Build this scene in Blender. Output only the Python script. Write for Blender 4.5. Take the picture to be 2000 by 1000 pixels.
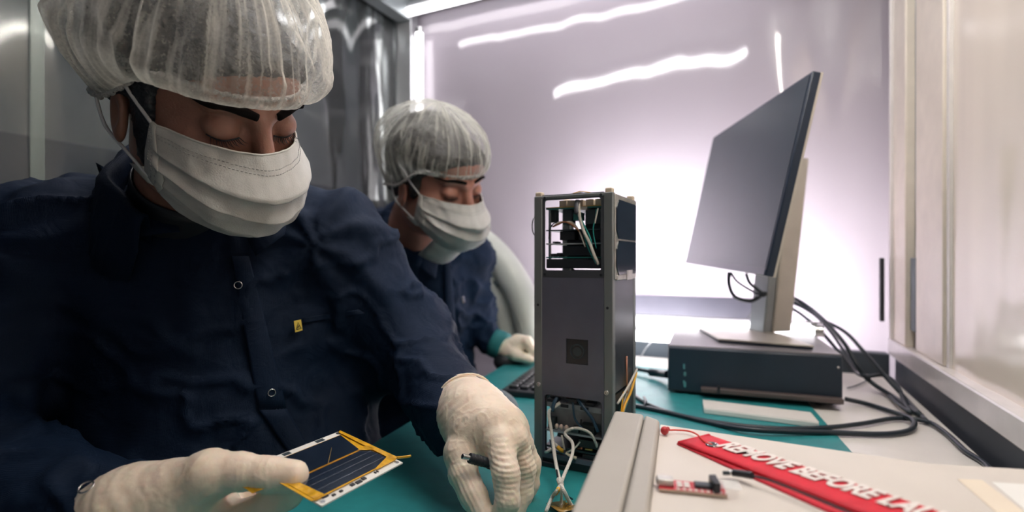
import bpy, bmesh, math, random
import numpy as np
from mathutils import Vector, Matrix, noise, Euler
for o in list(bpy.data.objects): bpy.data.objects.remove(o, do_unlink=True)
random.seed(4); rng = np.random.default_rng(4)
C = bpy.context.scene.collection
SC = bpy.context.scene
CZ = 1.0106            # camera height; the table top is 0.75
F = 1010.0; HX, HY = 1000.0, 505.0
TZ = 0.75
R = math.radians
# ---------------------------------------------------------------- camera
cam = bpy.data.cameras.new('camera'); co = bpy.data.objects.new('camera', cam); C.objects.link(co)
co.location = (0, 0, CZ); co.rotation_euler = (R(90), 0, 0)
cam.sensor_width = 36; cam.lens = F / 2000 * 36; cam.shift_y = 5 / 2000; cam.clip_start = .01
cam.dof.use_dof = True; cam.dof.focus_distance = .53; cam.dof.aperture_fstop = 3.2
SC.camera = co
# ---------------------------------------------------------------- world, exposure
SC.view_settings.view_transform = 'Standard'; SC.view_settings.look = 'None'
SC.view_settings.gamma = 1; SC.view_settings.use_curve_mapping = False
SC.view_settings.exposure = 0.0
wd = bpy.data.worlds.new('world'); SC.world = wd; wd.use_nodes = True
wd.node_tree.nodes['Background'].inputs[0].default_value = (.75, .85, 1, 1)
wd.node_tree.nodes['Background'].inputs[1].default_value = .055
TUBE_L = 46.0          # radiance of the LED tubes
LOW_L = 6.0           # the low batten behind the desk

# ---------------------------------------------------------------- materials
def nodes(name):
    m = bpy.data.materials.new(name); m.use_nodes = True
    nt = m.node_tree; return m, nt, nt.nodes['Principled BSDF'], nt.nodes['Material Output']
def mat(name, col, rough=.5, metal=0, var=.06, scale=20, bump=0, bscale=200, coat=0, spec=.5, emit=0, ecol=None,
        sheen=0, sss=0, trans=0, alpha=1, stretch=(1, 1, 1), bdist=.001):
    m, nt, b, out = nodes(name)
    N = nt.nodes.new; L = nt.links.new
    tc = N('ShaderNodeTexCoord'); mp = N('ShaderNodeMapping'); L(tc.outputs['Object'], mp.inputs[0]); mp.inputs['Scale'].default_value = stretch
    if var:
        n = N('ShaderNodeTexNoise'); n.inputs['Scale'].default_value = scale; n.inputs['Detail'].default_value = 5; L(mp.outputs[0], n.inputs[0])
        r = N('ShaderNodeValToRGB')
        r.color_ramp.elements[0].position = .3; r.color_ramp.elements[1].position = .7
        r.color_ramp.elements[0].color = (*[max(0, c * (1 - var)) for c in col], 1)
        r.color_ramp.elements[1].color = (*[min(1, c * (1 + var)) for c in col], 1)
        L(n.outputs[0], r.inputs[0]); L(r.outputs[0], b.inputs['Base Color'])
    else: b.inputs['Base Color'].default_value = (*col, 1)
    b.inputs['Roughness'].default_value = rough; b.inputs['Metallic'].default_value = metal
    b.inputs['Specular IOR Level'].default_value = spec
    b.inputs['Coat Weight'].default_value = coat; b.inputs['Coat Roughness'].default_value = .08
    b.inputs['Sheen Weight'].default_value = sheen; b.inputs['Sheen Roughness'].default_value = .4
    b.inputs['Alpha'].default_value = alpha
    b.inputs['Transmission Weight'].default_value = trans
    if sss:
        b.inputs['Subsurface Weight'].default_value = sss; b.inputs['Subsurface Radius'].default_value = (1, .35, .2); b.inputs['Subsurface Scale'].default_value = .006
    if bump:
        n2 = N('ShaderNodeTexNoise'); n2.inputs['Scale'].default_value = bscale; n2.inputs['Detail'].default_value = 4; L(mp.outputs[0], n2.inputs[0])
        bp = N('ShaderNodeBump'); bp.inputs['Strength'].default_value = bump; bp.inputs['Distance'].default_value = bdist
        L(n2.outputs[0], bp.inputs['Height']); L(bp.outputs[0], b.inputs['Normal'])
    if emit:
        b.inputs['Emission Color'].default_value = (*(ecol or col), 1); b.inputs['Emission Strength'].default_value = emit
    return m
def cap_material(name, tint, dens=.5):
    # thin non-woven: fibres let part of the light and view through, creases are denser
    m, nt, b, out = nodes(name); N = nt.nodes.new; L = nt.links.new
    uv = N('ShaderNodeUVMap'); tc = N('ShaderNodeTexCoord')
    mp = N('ShaderNodeMapping'); mp.inputs['Scale'].default_value = (44, 2.0, 1); L(uv.outputs[0], mp.inputs[0])
    n = N('ShaderNodeTexNoise'); n.inputs['Scale'].default_value = 1; n.inputs['Detail'].default_value = 6; n.inputs['Distortion'].default_value = .8; L(mp.outputs[0], n.inputs[0])
    f = N('ShaderNodeTexNoise'); f.inputs['Scale'].default_value = 420; f.inputs['Detail'].default_value = 6; L(tc.outputs['Object'], f.inputs[0])
    g = N('ShaderNodeTexNoise'); g.inputs['Scale'].default_value = 16; g.inputs['Detail'].default_value = 8; g.inputs['Distortion'].default_value = 2.5; L(tc.outputs['Object'], g.inputs[0])
    r1 = N('ShaderNodeMapRange'); r1.inputs[1].default_value = .50; r1.inputs[2].default_value = .70; r1.inputs[3].default_value = 0; r1.inputs[4].default_value = .65; L(n.outputs[0], r1.inputs[0])
    r2 = N('ShaderNodeMapRange'); r2.inputs[1].default_value = .3; r2.inputs[2].default_value = .7; r2.inputs[3].default_value = -.10; r2.inputs[4].default_value = .10; L(f.outputs[0], r2.inputs[0])
    r3 = N('ShaderNodeMapRange'); r3.inputs[1].default_value = .35; r3.inputs[2].default_value = .65; r3.inputs[3].default_value = -.06; r3.inputs[4].default_value = .07; L(g.outputs[0], r3.inputs[0])
    a = N('ShaderNodeMath'); L(r1.outputs[0], a.inputs[0]); L(r2.outputs[0], a.inputs[1])
    a2 = N('ShaderNodeMath'); L(a.outputs[0], a2.inputs[0]); L(r3.outputs[0], a2.inputs[1])
    lw = N('ShaderNodeLayerWeight'); lw.inputs[0].default_value = .35
    a3 = N('ShaderNodeMath'); a3.operation = 'MULTIPLY_ADD'; L(lw.outputs['Facing'], a3.inputs[0]); a3.inputs[1].default_value = .70; a3.inputs[2].default_value = dens - .30
    a4 = N('ShaderNodeMath'); a4.use_clamp = True; L(a2.outputs[0], a4.inputs[0]); L(a3.outputs[0], a4.inputs[1])
    df = N('ShaderNodeBsdfDiffuse'); df.inputs[0].default_value = (*tint, 1)
    tl = N('ShaderNodeBsdfTranslucent'); tl.inputs[0].default_value = (*tint, 1)
    mx = N('ShaderNodeMixShader'); mx.inputs[0].default_value = .45; L(df.outputs[0], mx.inputs[1]); L(tl.outputs[0], mx.inputs[2])
    tr = N('ShaderNodeBsdfTransparent'); mo = N('ShaderNodeMixShader')
    L(a4.outputs[0], mo.inputs[0]); L(tr.outputs[0], mo.inputs[1]); L(mx.outputs[0], mo.inputs[2]); L(mo.outputs[0], out.inputs[0])
    return m
def vinyl(name, col, alpha=1.0, rough=.06, sc=3.0, dist=.02, coatw=.0, stretch=(1, 1, .25), spec=.5):
    # plastic sheet: glossy, gently wavy
    m, nt, b, out = nodes(name); N = nt.nodes.new; L = nt.links.new
    tc = N('ShaderNodeTexCoord'); mp = N('ShaderNodeMapping'); L(tc.outputs['Object'], mp.inputs[0]); mp.inputs['Scale'].default_value = stretch
    n = N('ShaderNodeTexNoise'); n.inputs['Scale'].default_value = sc; n.inputs['Detail'].default_value = 2.5; L(mp.outputs[0], n.inputs[0])
    bp = N('ShaderNodeBump'); bp.inputs['Strength'].default_value = 1; bp.inputs['Distance'].default_value = dist
    L(n.outputs[0], bp.inputs['Height']); L(bp.outputs[0], b.inputs['Normal'])
    b.inputs['Base Color'].default_value = (*col, 1); b.inputs['Roughness'].default_value = rough; b.inputs['Specular IOR Level'].default_value = spec
    if alpha < 1:
        tr = N('ShaderNodeBsdfTransparent'); tr.inputs[0].default_value = (.9, .93, .92, 1)
        fr = N('ShaderNodeFresnel'); fr.inputs[0].default_value = 1.32; L(bp.outputs[0], fr.inputs['Normal'])
        gl = N('ShaderNodeBsdfGlossy'); gl.inputs['Roughness'].default_value = rough; L(bp.outputs[0], gl.inputs['Normal'])
        m1 = N('ShaderNodeMixShader'); m1.inputs[0].default_value = alpha; L(tr.outputs[0], m1.inputs[1]); L(b.outputs[0], m1.inputs[2])
        m2 = N('ShaderNodeMixShader'); L(fr.outputs[0], m2.inputs[0]); L(m1.outputs[0], m2.inputs[1]); L(gl.outputs[0], m2.inputs[2])
        L(m2.outputs[0], out.inputs[0])
    return m
def weave(name, col, rough=.75):
    m = mat(name, col, rough=rough, var=.18, scale=9, sheen=.0, spec=.22)
    nt = m.node_tree; N = nt.nodes.new; L = nt.links.new; b = nt.nodes['Principled BSDF']
    tc = N('ShaderNodeTexCoord')
    hs = []
    for s, d in ((1100, 'X'), (1100, 'Z')):
        w = N('ShaderNodeTexWave'); w.bands_direction = d; w.inputs['Scale'].default_value = s / 6.28 * 2; L(tc.outputs['Object'], w.inputs[0]); hs.append(w)
    ad = N('ShaderNodeMath'); L(hs[0].outputs[1], ad.inputs[0]); L(hs[1].outputs[1], ad.inputs[1])
    n = N('ShaderNodeTexNoise'); n.inputs['Scale'].default_value = 26; n.inputs['Detail'].default_value = 5; n.inputs['Distortion'].default_value = 1.2; L(tc.outputs['Object'], n.inputs[0])
    b1 = N('ShaderNodeBump'); b1.inputs['Distance'].default_value = .004; b1.inputs['Strength'].default_value = .7; L(n.outputs[0], b1.inputs['Height'])
    b2 = N('ShaderNodeBump'); b2.inputs['Distance'].default_value = .0003; b2.inputs['Strength'].default_value = .5; L(ad.outputs[0], b2.inputs['Height']); L(b1.outputs[0], b2.inputs['Normal'])
    L(b2.outputs[0], b.inputs['Normal'])
    return m

M = {}
M['backwall'] = vinyl('glossy_film_mauve', (.40, .365, .41), rough=.07, sc=2.4, dist=.035, spec=1.0)
nt_b = M['backwall'].node_tree; tl_b = nt_b.nodes.new('ShaderNodeBsdfTranslucent'); tl_b.inputs[0].default_value = (.80, .765, .795, 1)
ad_b = nt_b.nodes.new('ShaderNodeAddShader'); nt_b.links.new(nt_b.nodes['Principled BSDF'].outputs[0], ad_b.inputs[0]); nt_b.links.new(tl_b.outputs[0], ad_b.inputs[1])
mx_b = nt_b.nodes.new('ShaderNodeMixShader'); mx_b.inputs[0].default_value = .35
nt_b.links.new(nt_b.nodes['Principled BSDF'].outputs[0], mx_b.inputs[1]); nt_b.links.new(tl_b.outputs[0], mx_b.inputs[2]); nt_b.links.new(mx_b.outputs[0], nt_b.nodes['Material Output'].inputs[0])
nt_b.nodes.remove(ad_b)
M['leftvinyl'] = vinyl('clear_vinyl', (.12, .14, .145), alpha=.20, rough=.10, sc=4.5, dist=.02)
M['clearstrip'] = vinyl('clear_strip', (.35, .42, .38), alpha=.35, rough=.2, sc=4.5, dist=.01)
M['rightfilm'] = vinyl('cream_film', (.88, .78, .665), rough=.16, sc=3.0, dist=.02)
M['outer_up'] = mat('outer_wall_paint', (.24, .25, .27), .6)
M['outer_low'] = mat('outer_dado_paint', (.06, .062, .10), .6)
M['floor'] = mat('floor_vinyl', (.42, .40, .37), .35, var=.08, scale=6)
M['ceiling'] = mat('ceiling_panel', (.20, .21, .22), .6)
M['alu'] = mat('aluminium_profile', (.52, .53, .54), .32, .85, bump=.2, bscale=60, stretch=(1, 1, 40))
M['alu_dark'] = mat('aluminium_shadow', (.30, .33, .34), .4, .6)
M['whiterail'] = mat('white_coated_profile', (.80, .76, .74), .22, coat=.4)
M['cream'] = mat('cream_post', (.84, .75, .64), .35, coat=.2)
M['greyfoam'] = mat('grey_seal', (.16, .19, .21), .7)
M['tube'] = mat('led_tube', (1, 1, 1), .3, var=0, emit=TUBE_L, ecol=(1, .96, .98))
M['dimtube'] = mat('led_tube_dimmed', (1, 1, 1), .3, var=0, emit=5.0, ecol=(1, .96, .98))
M['midtube'] = mat('led_tube_mid', (1, 1, 1), .3, var=0, emit=13.0, ecol=(1, .96, .98))
M['sidetube'] = mat('led_tube_side', (1, 1, 1), .3, var=0, emit=80.0, ecol=(1, .94, .86))
M['lefttube'] = mat('led_tube_left', (1, 1, 1), .3, var=0, emit=40.0, ecol=(.92, .97, 1))
M['lowtube'] = mat('led_batten_tube', (1, 1, 1), .3, var=0, emit=LOW_L, ecol=(1, .96, 1))
M['table'] = mat('white_laminate', (.78, .74, .69), .30, var=.03)
M['tableleg'] = mat('grey_steel', (.35, .36, .37), .4, .5)
M['mat'] = mat('teal_esd_mat', (.022, .23, .24), .42, var=.10, scale=50, bump=.25, bscale=900)
M['black'] = mat('black_plastic', (.014, .017, .023), .42, bump=.1)
M['pcbox'] = mat('computer_black', (.017, .030, .048), .38, bump=.2, bscale=900)
M['pctop'] = mat('computer_top_sheen', (.16, .15, .16), .45, bump=.15, bscale=900, coat=.1)  # lighter than the casing: grazing reflection on the top put into the colour
M['screen'] = mat('screen_glass', (.012, .032, .046), .30, var=.05, spec=.3)
M['bezel'] = mat('monitor_bezel', (.010, .022, .045), .35)
M['silver'] = mat('silver_plastic', (.56, .52, .46), .32, .25)
M['cable'] = mat('black_cable', (.010, .020, .030), .38)
M['steel'] = mat('steel', (.6, .6, .6), .25, 1)
M['chrome'] = mat('chrome', (.8, .8, .82), .12, 1)
M['anod'] = mat('hard_anodised_rail', (.20, .215, .22), .42, .35, bump=.15, bscale=300, stretch=(1, 1, .1))
M['satpanel'] = mat('satellite_panel_grey', (.120, .122, .165), .42, .2, var=.08, scale=30, bump=.1)
M['satframe'] = mat('satellite_frame_dark', (.085, .090, .105), .4, .4)
M['satside'] = mat('satellite_side_panel', (.06, .07, .09), .28, .5)
M['foil'] = mat('silver_foil', (.62, .60, .56), .35, .7, var=.2, scale=80, bump=.5, bscale=160, bdist=.002)
M['cell'] = mat('solar_cell', (.010, .018, .035), .16, var=.2, scale=15, coat=.7)
M['pcbgreen'] = mat('green_circuit_board', (.02, .16, .15), .4)
M['pcbdark'] = mat('dark_circuit_board', (.03, .045, .055), .4)
M['brow'] = mat('eyebrow_hair', (.010, .008, .008), 1, var=.3, spec=.05)
M['railgrey'] = mat('dark_blue_grey_profile', (.045, .06, .075), .5)
M['lavender'] = mat('lavender_grey_plate', (.22, .22, .28), .35, var=.12, scale=9)
M['pcbgrey'] = mat('grey_circuit_board', (.32, .34, .37), .45, var=.15, scale=90)
M['gold'] = mat('gold_contact', (.75, .48, .15), .3, .9)
M['copper'] = mat('copper_brown', (.42, .17, .09), .4, .4)
M['beige'] = mat('beige_plastic', (.66, .56, .44), .5)
M['pinkbead'] = mat('pink_beige_capacitor', (.75, .55, .48), .4)
M['wirewhite'] = mat('white_braided_wire', (.72, .68, .62), .7, bump=.8, bscale=700, bdist=.002)
M['wireteal'] = mat('teal_wire', (.02, .30, .28), .4)
M['wireyellow'] = mat('yellow_sleeve', (.80, .42, .03), .4)
M['wireblue'] = mat('dark_blue_wire', (.015, .05, .09), .4)
M['wirered'] = mat('red_thread', (.75, .04, .02), .5)
M['kapton'] = mat('amber_tape', (.78, .42, .02), .18, var=.25, scale=120, coat=.6, alpha=.88, bump=.6, bscale=150, bdist=.002)
M['kapton_dark'] = mat('brown_amber_tape', (.30, .17, .03), .25, var=.25, scale=100, coat=.4)
M['whitepcb'] = mat('white_circuit_board', (.80, .78, .74), .4, var=.03)
M['case'] = mat('instrument_taupe', (.45, .42, .38), .55, var=.03, bump=.1, bscale=900)
M['casetop'] = mat('instrument_light_grey', (.72, .66, .60), .5, var=.03, bump=.08, bscale=900)
M['groove'] = mat('dark_groove', (.08, .08, .085), .7)
M['red'] = mat('red_webbing', (.72, .012, .035), .65, var=.08, scale=120, bump=.5, bscale=900)
M['letter'] = mat('white_embroidery', (.88, .80, .76), .7, bump=.5, bscale=900)
M['redpcb'] = mat('red_circuit_board', (.55, .04, .05), .4)
M['paper'] = mat('white_paper_label', (.90, .88, .84), .6, var=.02)
M['creamlabel'] = mat('cream_label', (.85, .74, .60), .6, var=.03)
M['brownslab'] = mat('dark_brown_slab', (.10, .075, .07), .4)
M['gown'] = weave('navy_lab_coat', (.0020, .011, .034), .66)
M['gown2'] = weave('navy_lab_coat_far', (.003, .017, .050), .72)
M['glove'] = mat('latex_glove', (.92, .76, .62), .42, var=.04, scale=40, sss=.25, bump=.55, bscale=110, bdist=.0012, sheen=.1)
M['glove2'] = mat('latex_glove_cream', (.84, .74, .60), .45, var=.05, sss=.2, bump=.3, bscale=150)
M['skin'] = mat('skin', (.30, .145, .105), .45, var=.10, scale=60, sss=.25, bump=.25, bscale=500)
M['skin2'] = mat('skin_lighter', (.38, .175, .13), .45, var=.10, scale=50, sss=.25, bump=.2, bscale=500)
M['hair'] = mat('dark_hair', (.012, .016, .024), .5, var=.5, scale=60, bump=1, bscale=90, stretch=(1, .2, 1), bdist=.006)
M['hair2'] = mat('dark_brown_hair', (.030, .028, .028), .5, var=.5, scale=60, bump=1, bscale=60, bdist=.006)
M['mask'] = mat('mask_nonwoven', (.47, .465, .45), .8, var=.05, scale=90, bump=.5, bscale=700, bdist=.0006, sss=.05)
M['maskedge'] = mat('mask_welded_edge', (.56, .55, .52), .7, var=.03)
M['stitch'] = mat('mask_stitch_dots', (.36, .36, .36), .8, var=0)
M['loop'] = mat('ear_loop', (.62, .62, .64), .7)
M['cap'] = cap_material('bouffant_cap', (.86, .84, .78), .50)
M['cap2'] = cap_material('bouffant_cap_far', (.70, .70, .64), .42)
M['capband'] = mat('cap_elastic_band', (.60, .58, .56), .8, bump=1, bscale=500, bdist=.003)
M['tealcuff'] = mat('teal_cuff', (.01, .16, .17), .7)
M['tag'] = mat('yellow_tag', (.80, .58, .10), .6, var=.03)
M['whiteshell'] = mat('white_shell_plastic', (.52, .55, .51), .35, var=.04)
M['greypad'] = mat('grey_pad', (.12, .15, .17), .7)

# ---------------------------------------------------------------- helpers
def P(px, py, Y):                     # a point seen at px,py and lying Y metres in front of the lens plane
    return Vector(((px - HX) / F * Y, Y, CZ - (py - HY) / F * Y))
def on(px, py, z=TZ):                 # a point on the horizontal plane z
    Y = (CZ - z) * F / (py - HY); return Vector(((px - HX) / F * Y, Y, z))
def wm(o):
    m = o.matrix_basis.copy()
    while o.parent: o = o.parent; m = o.matrix_basis @ m
    return m
def props(o, label=None, cat=None, group=None, kind=None):
    if label: o['label'] = label
    if cat: o['category'] = cat
    if group: o['group'] = group
    if kind: o['kind'] = kind
    return o
def empty(name, loc, rz=0, label=None, cat=None, group=None, parent=None):
    o = bpy.data.objects.new(name, None); C.objects.link(o); o.parent = parent
    o.location = loc; o.rotation_euler = (0, 0, rz); o.empty_display_size = .05
    m = Matrix.Translation(loc) @ Matrix.Rotation(rz, 4, 'Z'); o.matrix_basis = m
    return props(o, label, cat, group)
class MB:
    def __init__(s, T=None): s.v = []; s.f = []; s.T = T or Matrix()
    def add(s, vs, fs):
        n = len(s.v); s.v += [s.T @ Vector(v) for v in vs]; s.f += [tuple(i + n for i in f) for f in fs]; return s
    def box(s, lo, hi, M_=None):
        x0, y0, z0 = lo; x1, y1, z1 = hi
        vs = [Vector(v) for v in ((x0, y0, z0), (x1, y0, z0), (x1, y1, z0), (x0, y1, z0), (x0, y0, z1), (x1, y0, z1), (x1, y1, z1), (x0, y1, z1))]
        if M_: vs = [M_ @ v for v in vs]
        return s.add(vs, [(3, 2, 1, 0), (4, 5, 6, 7), (0, 1, 5, 4), (1, 2, 6, 5), (2, 3, 7, 6), (3, 0, 4, 7)])
    def prism(s, pts, d):             # polygon pts (3d) extruded along d
        d = Vector(d); n = len(pts); a = [Vector(p) for p in pts]
        vs = a + [p + d for p in a]
        fs = [tuple(range(n))[::-1], tuple(range(n, 2 * n))] + [(i, (i + 1) % n, (i + 1) % n + n, i + n) for i in range(n)]
        return s.add(vs, fs)
    def tube(s, pts, r, n=8, sub=6, twist=0, caps=True, r1=None):
        pts = [Vector(p) for p in pts]
        if sub > 1 and len(pts) > 2:
            q = []
            e = [pts[0] * 2 - pts[1]] + pts + [pts[-1] * 2 - pts[-2]]
            for i in range(1, len(e) - 2):
                for k in range(sub):
                    t = k / sub; a, b, c, d = e[i - 1], e[i], e[i + 1], e[i + 2]
                    q.append(.5 * ((2 * b) + (c - a) * t + (2 * a - 5 * b + 4 * c - d) * t * t + (3 * b - 3 * c + d - a) * t ** 3))
            q.append(pts[-1]); pts = q
        m = len(pts); vs = []; fs = []; up = Vector((.3, .2, .93)).normalized()
        for i, p in enumerate(pts):
            t = (pts[min(i + 1, m - 1)] - pts[max(i - 1, 0)]).normalized()
            a = up - t * up.dot(t)
            if a.length < 1e-3: a = Vector((1, 0, 0)) - t * t.x
            a.normalize(); up = a; b = t.cross(a)
            rr = (r(i / (m - 1)) if callable(r) else (r + ((r1 if r1 is not None else r) - r) * i / (m - 1)))
            for k in range(n):
                an = 2 * math.pi * k / n + twist * i
                vs.append(p + (a * math.cos(an) + b * math.sin(an)) * rr)
        for i in range(m - 1):
            for k in range(n): fs.append((i * n + k, i * n + (k + 1) % n, (i + 1) * n + (k + 1) % n, (i + 1) * n + k))
        if caps: fs += [tuple(range(n))[::-1], tuple((m - 1) * n + k for k in range(n))]
        return s.add(vs, fs)
    def cyl(s, a, b, r, n=16, r1=None): return s.tube([a, b], r, n, 1, r1=r1)
    def sphere(s, c, r, nu=14, nv=9, M_=None):
        if not hasattr(r, '__len__'): r = (r, r, r)
        vs = [Vector((0, 0, r[2]))]
        for j in range(1, nv):
            for i in range(nu):
                t = math.pi * j / nv; a = 2 * math.pi * i / nu
                vs.append(Vector((r[0] * math.sin(t) * math.cos(a), r[1] * math.sin(t) * math.sin(a), r[2] * math.cos(t))))
        vs.append(Vector((0, 0, -r[2])))
        if M_: vs = [M_ @ v for v in vs]
        vs = [v + Vector(c) for v in vs]; fs = []
        for i in range(nu): fs.append((0, 1 + i, 1 + (i + 1) % nu))
        for j in range(nv - 2):
            for i in range(nu):
                a = 1 + j * nu + i; b = 1 + j * nu + (i + 1) % nu; fs.append((a, a + nu, b + nu, b))
        L_ = len(vs) - 1
        for i in range(nu): fs.append((L_, 1 + (nv - 2) * nu + (i + 1) % nu, 1 + (nv - 2) * nu + i))
        return s.add(vs, fs)
    def ring(s, c, nrm, R0, r, n=24, k=8):   # torus
        q = Vector(nrm).to_track_quat('Z', 'Y').to_matrix().to_4x4(); vs = []; fs = []
        for i in range(n):
            a = 2 * math.pi * i / n
            for j in range(k):
                b = 2 * math.pi * j / k
                vs.append(Vector(c) + q @ Vector(((R0 + r * math.cos(b)) * math.cos(a), (R0 + r * math.cos(b)) * math.sin(a), r * math.sin(b))))
        for i in range(n):
            for j in range(k): fs.append((i * k + j, ((i + 1) % n) * k + j, ((i + 1) % n) * k + (j + 1) % k, i * k + (j + 1) % k))
        return s.add(vs, fs)
    def grid(s, G):                   # G: rows of points
        h = len(G); w = len(G[0])
        return s.add([p for row in G for p in row], [(j * w + i, j * w + i + 1, (j + 1) * w + i + 1, (j + 1) * w + i) for j in range(h - 1) for i in range(w - 1)])
    def obj(s, name, m, parent=None, bevel=0, smooth=30, solid=0, seg=2, label=None, cat=None, group=None, kind=None):
        return mesh_obj(name, [tuple(v) for v in s.v], s.f, m, parent, bevel, smooth, solid, seg, label, cat, group, kind)
def mesh_obj(name, vs, fs, m, parent=None, bevel=0, smooth=30, solid=0, seg=2, label=None, cat=None, group=None, kind=None, uvs=None):
    vs = np.array(vs, dtype=float)
    o = bpy.data.objects.new(name, None if False else bpy.data.meshes.new(name)); C.objects.link(o)
    if parent:
        o.parent = parent; inv = np.array(wm(parent).inverted())
        vs = vs @ inv[:3, :3].T + inv[:3, 3]
    else:
        c = np.array([(vs[:, 0].min() + vs[:, 0].max()) / 2, (vs[:, 1].min() + vs[:, 1].max()) / 2, vs[:, 2].min()])
        vs = vs - c; o.matrix_basis = Matrix.Translation(c)
    me = o.data; me.from_pydata(vs.tolist(), [], fs if isinstance(fs, list) else fs.tolist()); me.update()
    if uvs is not None:
        uvl = me.uv_layers.new(name='UVMap'); idx = np.empty(len(me.loops), dtype=np.int32); me.loops.foreach_get('vertex_index', idx)
        uvl.data.foreach_set('uv', np.array(uvs, dtype=np.float32)[idx].ravel())
    if isinstance(m, (list, tuple)):
        for k in m: me.materials.append(k)
    else: me.materials.append(m)
    if smooth:
        me.polygons.foreach_set('use_smooth', [True] * len(me.polygons))
        if smooth < 180: me.set_sharp_from_angle(angle=R(smooth))
    if solid:
        md = o.modifiers.new('solid', 'SOLIDIFY'); md.thickness = solid; md.offset = 0
    if bevel:
        md = o.modifiers.new('bevel', 'BEVEL'); md.width = bevel; md.segments = seg; md.limit_method = 'ANGLE'; md.angle_limit = R(40)
    return props(o, label, cat, group, kind)
def place(o, name=None, parent=None, loc=None):
    c = o.copy(); C.objects.link(c)
    if parent: c.parent = parent
    if loc is not None: c.location = loc
    return c
def text_mesh(body, size, shear=0, extrude=.0003, bold=0):
    cu = bpy.data.curves.new('t', 'FONT'); cu.body = body; cu.size = size; cu.shear = shear; cu.extrude = extrude; cu.offset = bold; cu.resolution_u = 3
    o = bpy.data.objects.new('t', cu); C.objects.link(o)
    bpy.context.view_layer.update()
    me = bpy.data.meshes.new_from_object(o.evaluated_get(bpy.context.evaluated_depsgraph_get()))
    v = np.array([x.co[:] for x in me.vertices]); f = [tuple(p.vertices) for p in me.polygons]
    bpy.data.objects.remove(o, do_unlink=True); bpy.data.meshes.remove(me)
    return v, f

# ---- implicit surfaces (smooth unions) meshed by surface nets
def smin(a, b, k):
    if k <= 0: return np.minimum(a, b)
    h = np.clip(.5 + .5 * (b - a) / k, 0, 1); return b + (a - b) * h - k * h * (1 - h)
def smax(a, b, k): return -smin(-a, -b, k)
def d_caps(p, a, b, ra, rb):
    a = np.array(a, dtype=np.float32); b = np.array(b, dtype=np.float32); ba = b - a; pa = p - a
    h = np.clip((pa @ ba) / max(1e-9, float(ba @ ba)), 0, 1)
    return np.sqrt(((pa - h[..., None] * ba) ** 2).sum(-1)) - (ra + (rb - ra) * h)
def d_ell(p, c, r, rot=None):
    q = p - np.array(c, dtype=np.float32)
    if rot is not None: q = q @ np.array(rot, dtype=np.float32)
    r = np.array(r, dtype=np.float32)
    k0 = np.sqrt(((q / r) ** 2).sum(-1)); k1 = np.sqrt(((q / (r * r)) ** 2).sum(-1)) + 1e-9
    return k0 * (k0 - 1) / k1
def nets(fn, lo, hi, h):
    lo = np.array(lo, dtype=np.float32); n = np.ceil((np.array(hi) - lo) / h).astype(int) + 1
    ax = [lo[i] + h * np.arange(n[i], dtype=np.float32) for i in range(3)]
    f = np.empty(tuple(n), dtype=np.float32)
    for i in range(0, n[0], 16):
        g = np.stack(np.meshgrid(ax[0][i:i + 16], ax[1], ax[2], indexing='ij'), -1); f[i:i + 16] = fn(g)
    f[0] = f[-1] = 1; f[:, 0] = f[:, -1] = 1; f[:, :, 0] = f[:, :, -1] = 1
    s = f < 0
    cs = [(i, j, k) for i in (0, 1) for j in (0, 1) for k in (0, 1)]
    sh = tuple(n - 1)
    def cor(A, c): return A[c[0]:c[0] + sh[0], c[1]:c[1] + sh[1], c[2]:c[2] + sh[2]]
    cnt = sum(cor(s, c).astype(np.int8) for c in cs); act = (cnt > 0) & (cnt < 8)
    idx = -np.ones(sh, dtype=np.int64); cells = np.argwhere(act); idx[act] = np.arange(len(cells))
    acc = np.zeros((len(cells), 3)); w = np.zeros(len(cells))
    fc = {c: f[cells[:, 0] + c[0], cells[:, 1] + c[1], cells[:, 2] + c[2]].astype(float) for c in cs}
    for a in cs:
        for d in range(3):
            if a[d] == 0:
                b = list(a); b[d] = 1; b = tuple(b); fa, fb = fc[a], fc[b]; m = (fa < 0) != (fb < 0)
                t = np.where(m, fa / np.where(m, fa - fb, 1), 0)
                pt = np.array(a, float)[None] + np.eye(3)[d][None] * t[:, None]
                acc += pt * m[:, None]; w += m
    V = (acc / w[:, None] + cells) * h + lo
    Fs = []
    for d in range(3):
        e1, e2 = (d + 1) % 3, (d + 2) % 3
        sl0 = [slice(1, -1)] * 3; sl0[d] = slice(0, -1); sl1 = [slice(1, -1)] * 3; sl1[d] = slice(1, None)
        A = s[tuple(sl0)]; B = s[tuple(sl1)]
        ch = np.argwhere(A != B); off = np.ones(3, int); off[d] = 0; ch = ch + off
        inside = s[ch[:, 0], ch[:, 1], ch[:, 2]]
        u = np.eye(3, dtype=int)[e1]; v = np.eye(3, dtype=int)[e2]
        q = [ch - u - v, ch - v, ch, ch - u]
        Q = np.stack([idx[x[:, 0], x[:, 1], x[:, 2]] for x in q], 1)
        Q[~inside] = Q[~inside][:, ::-1]; Fs.append(Q)
    Fq = np.concatenate(Fs); Fq = Fq[(Fq >= 0).all(1)]
    return V, Fq
def relax(V, Fq, it=2, lam=.5):
    E = np.concatenate([Fq[:, [i, (i + 1) % 4]] for i in range(4)]); n = len(V)
    for _ in range(it):
        a = np.zeros((n, 3)); c = np.zeros(n)
        for i, j in ((0, 1), (1, 0)):
            np.add.at(a, E[:, i], V[E[:, j]]); np.add.at(c, E[:, i], 1)
        V = V + lam * (a / c[:, None] - V)
    return V
def vnormals(V, Fq):
    n = np.cross(V[Fq[:, 2]] - V[Fq[:, 0]], V[Fq[:, 3]] - V[Fq[:, 1]]); N_ = np.zeros_like(V)
    for i in range(4): np.add.at(N_, Fq[:, i], n)
    return N_ / (np.linalg.norm(N_, axis=1)[:, None] + 1e-12)
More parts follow.
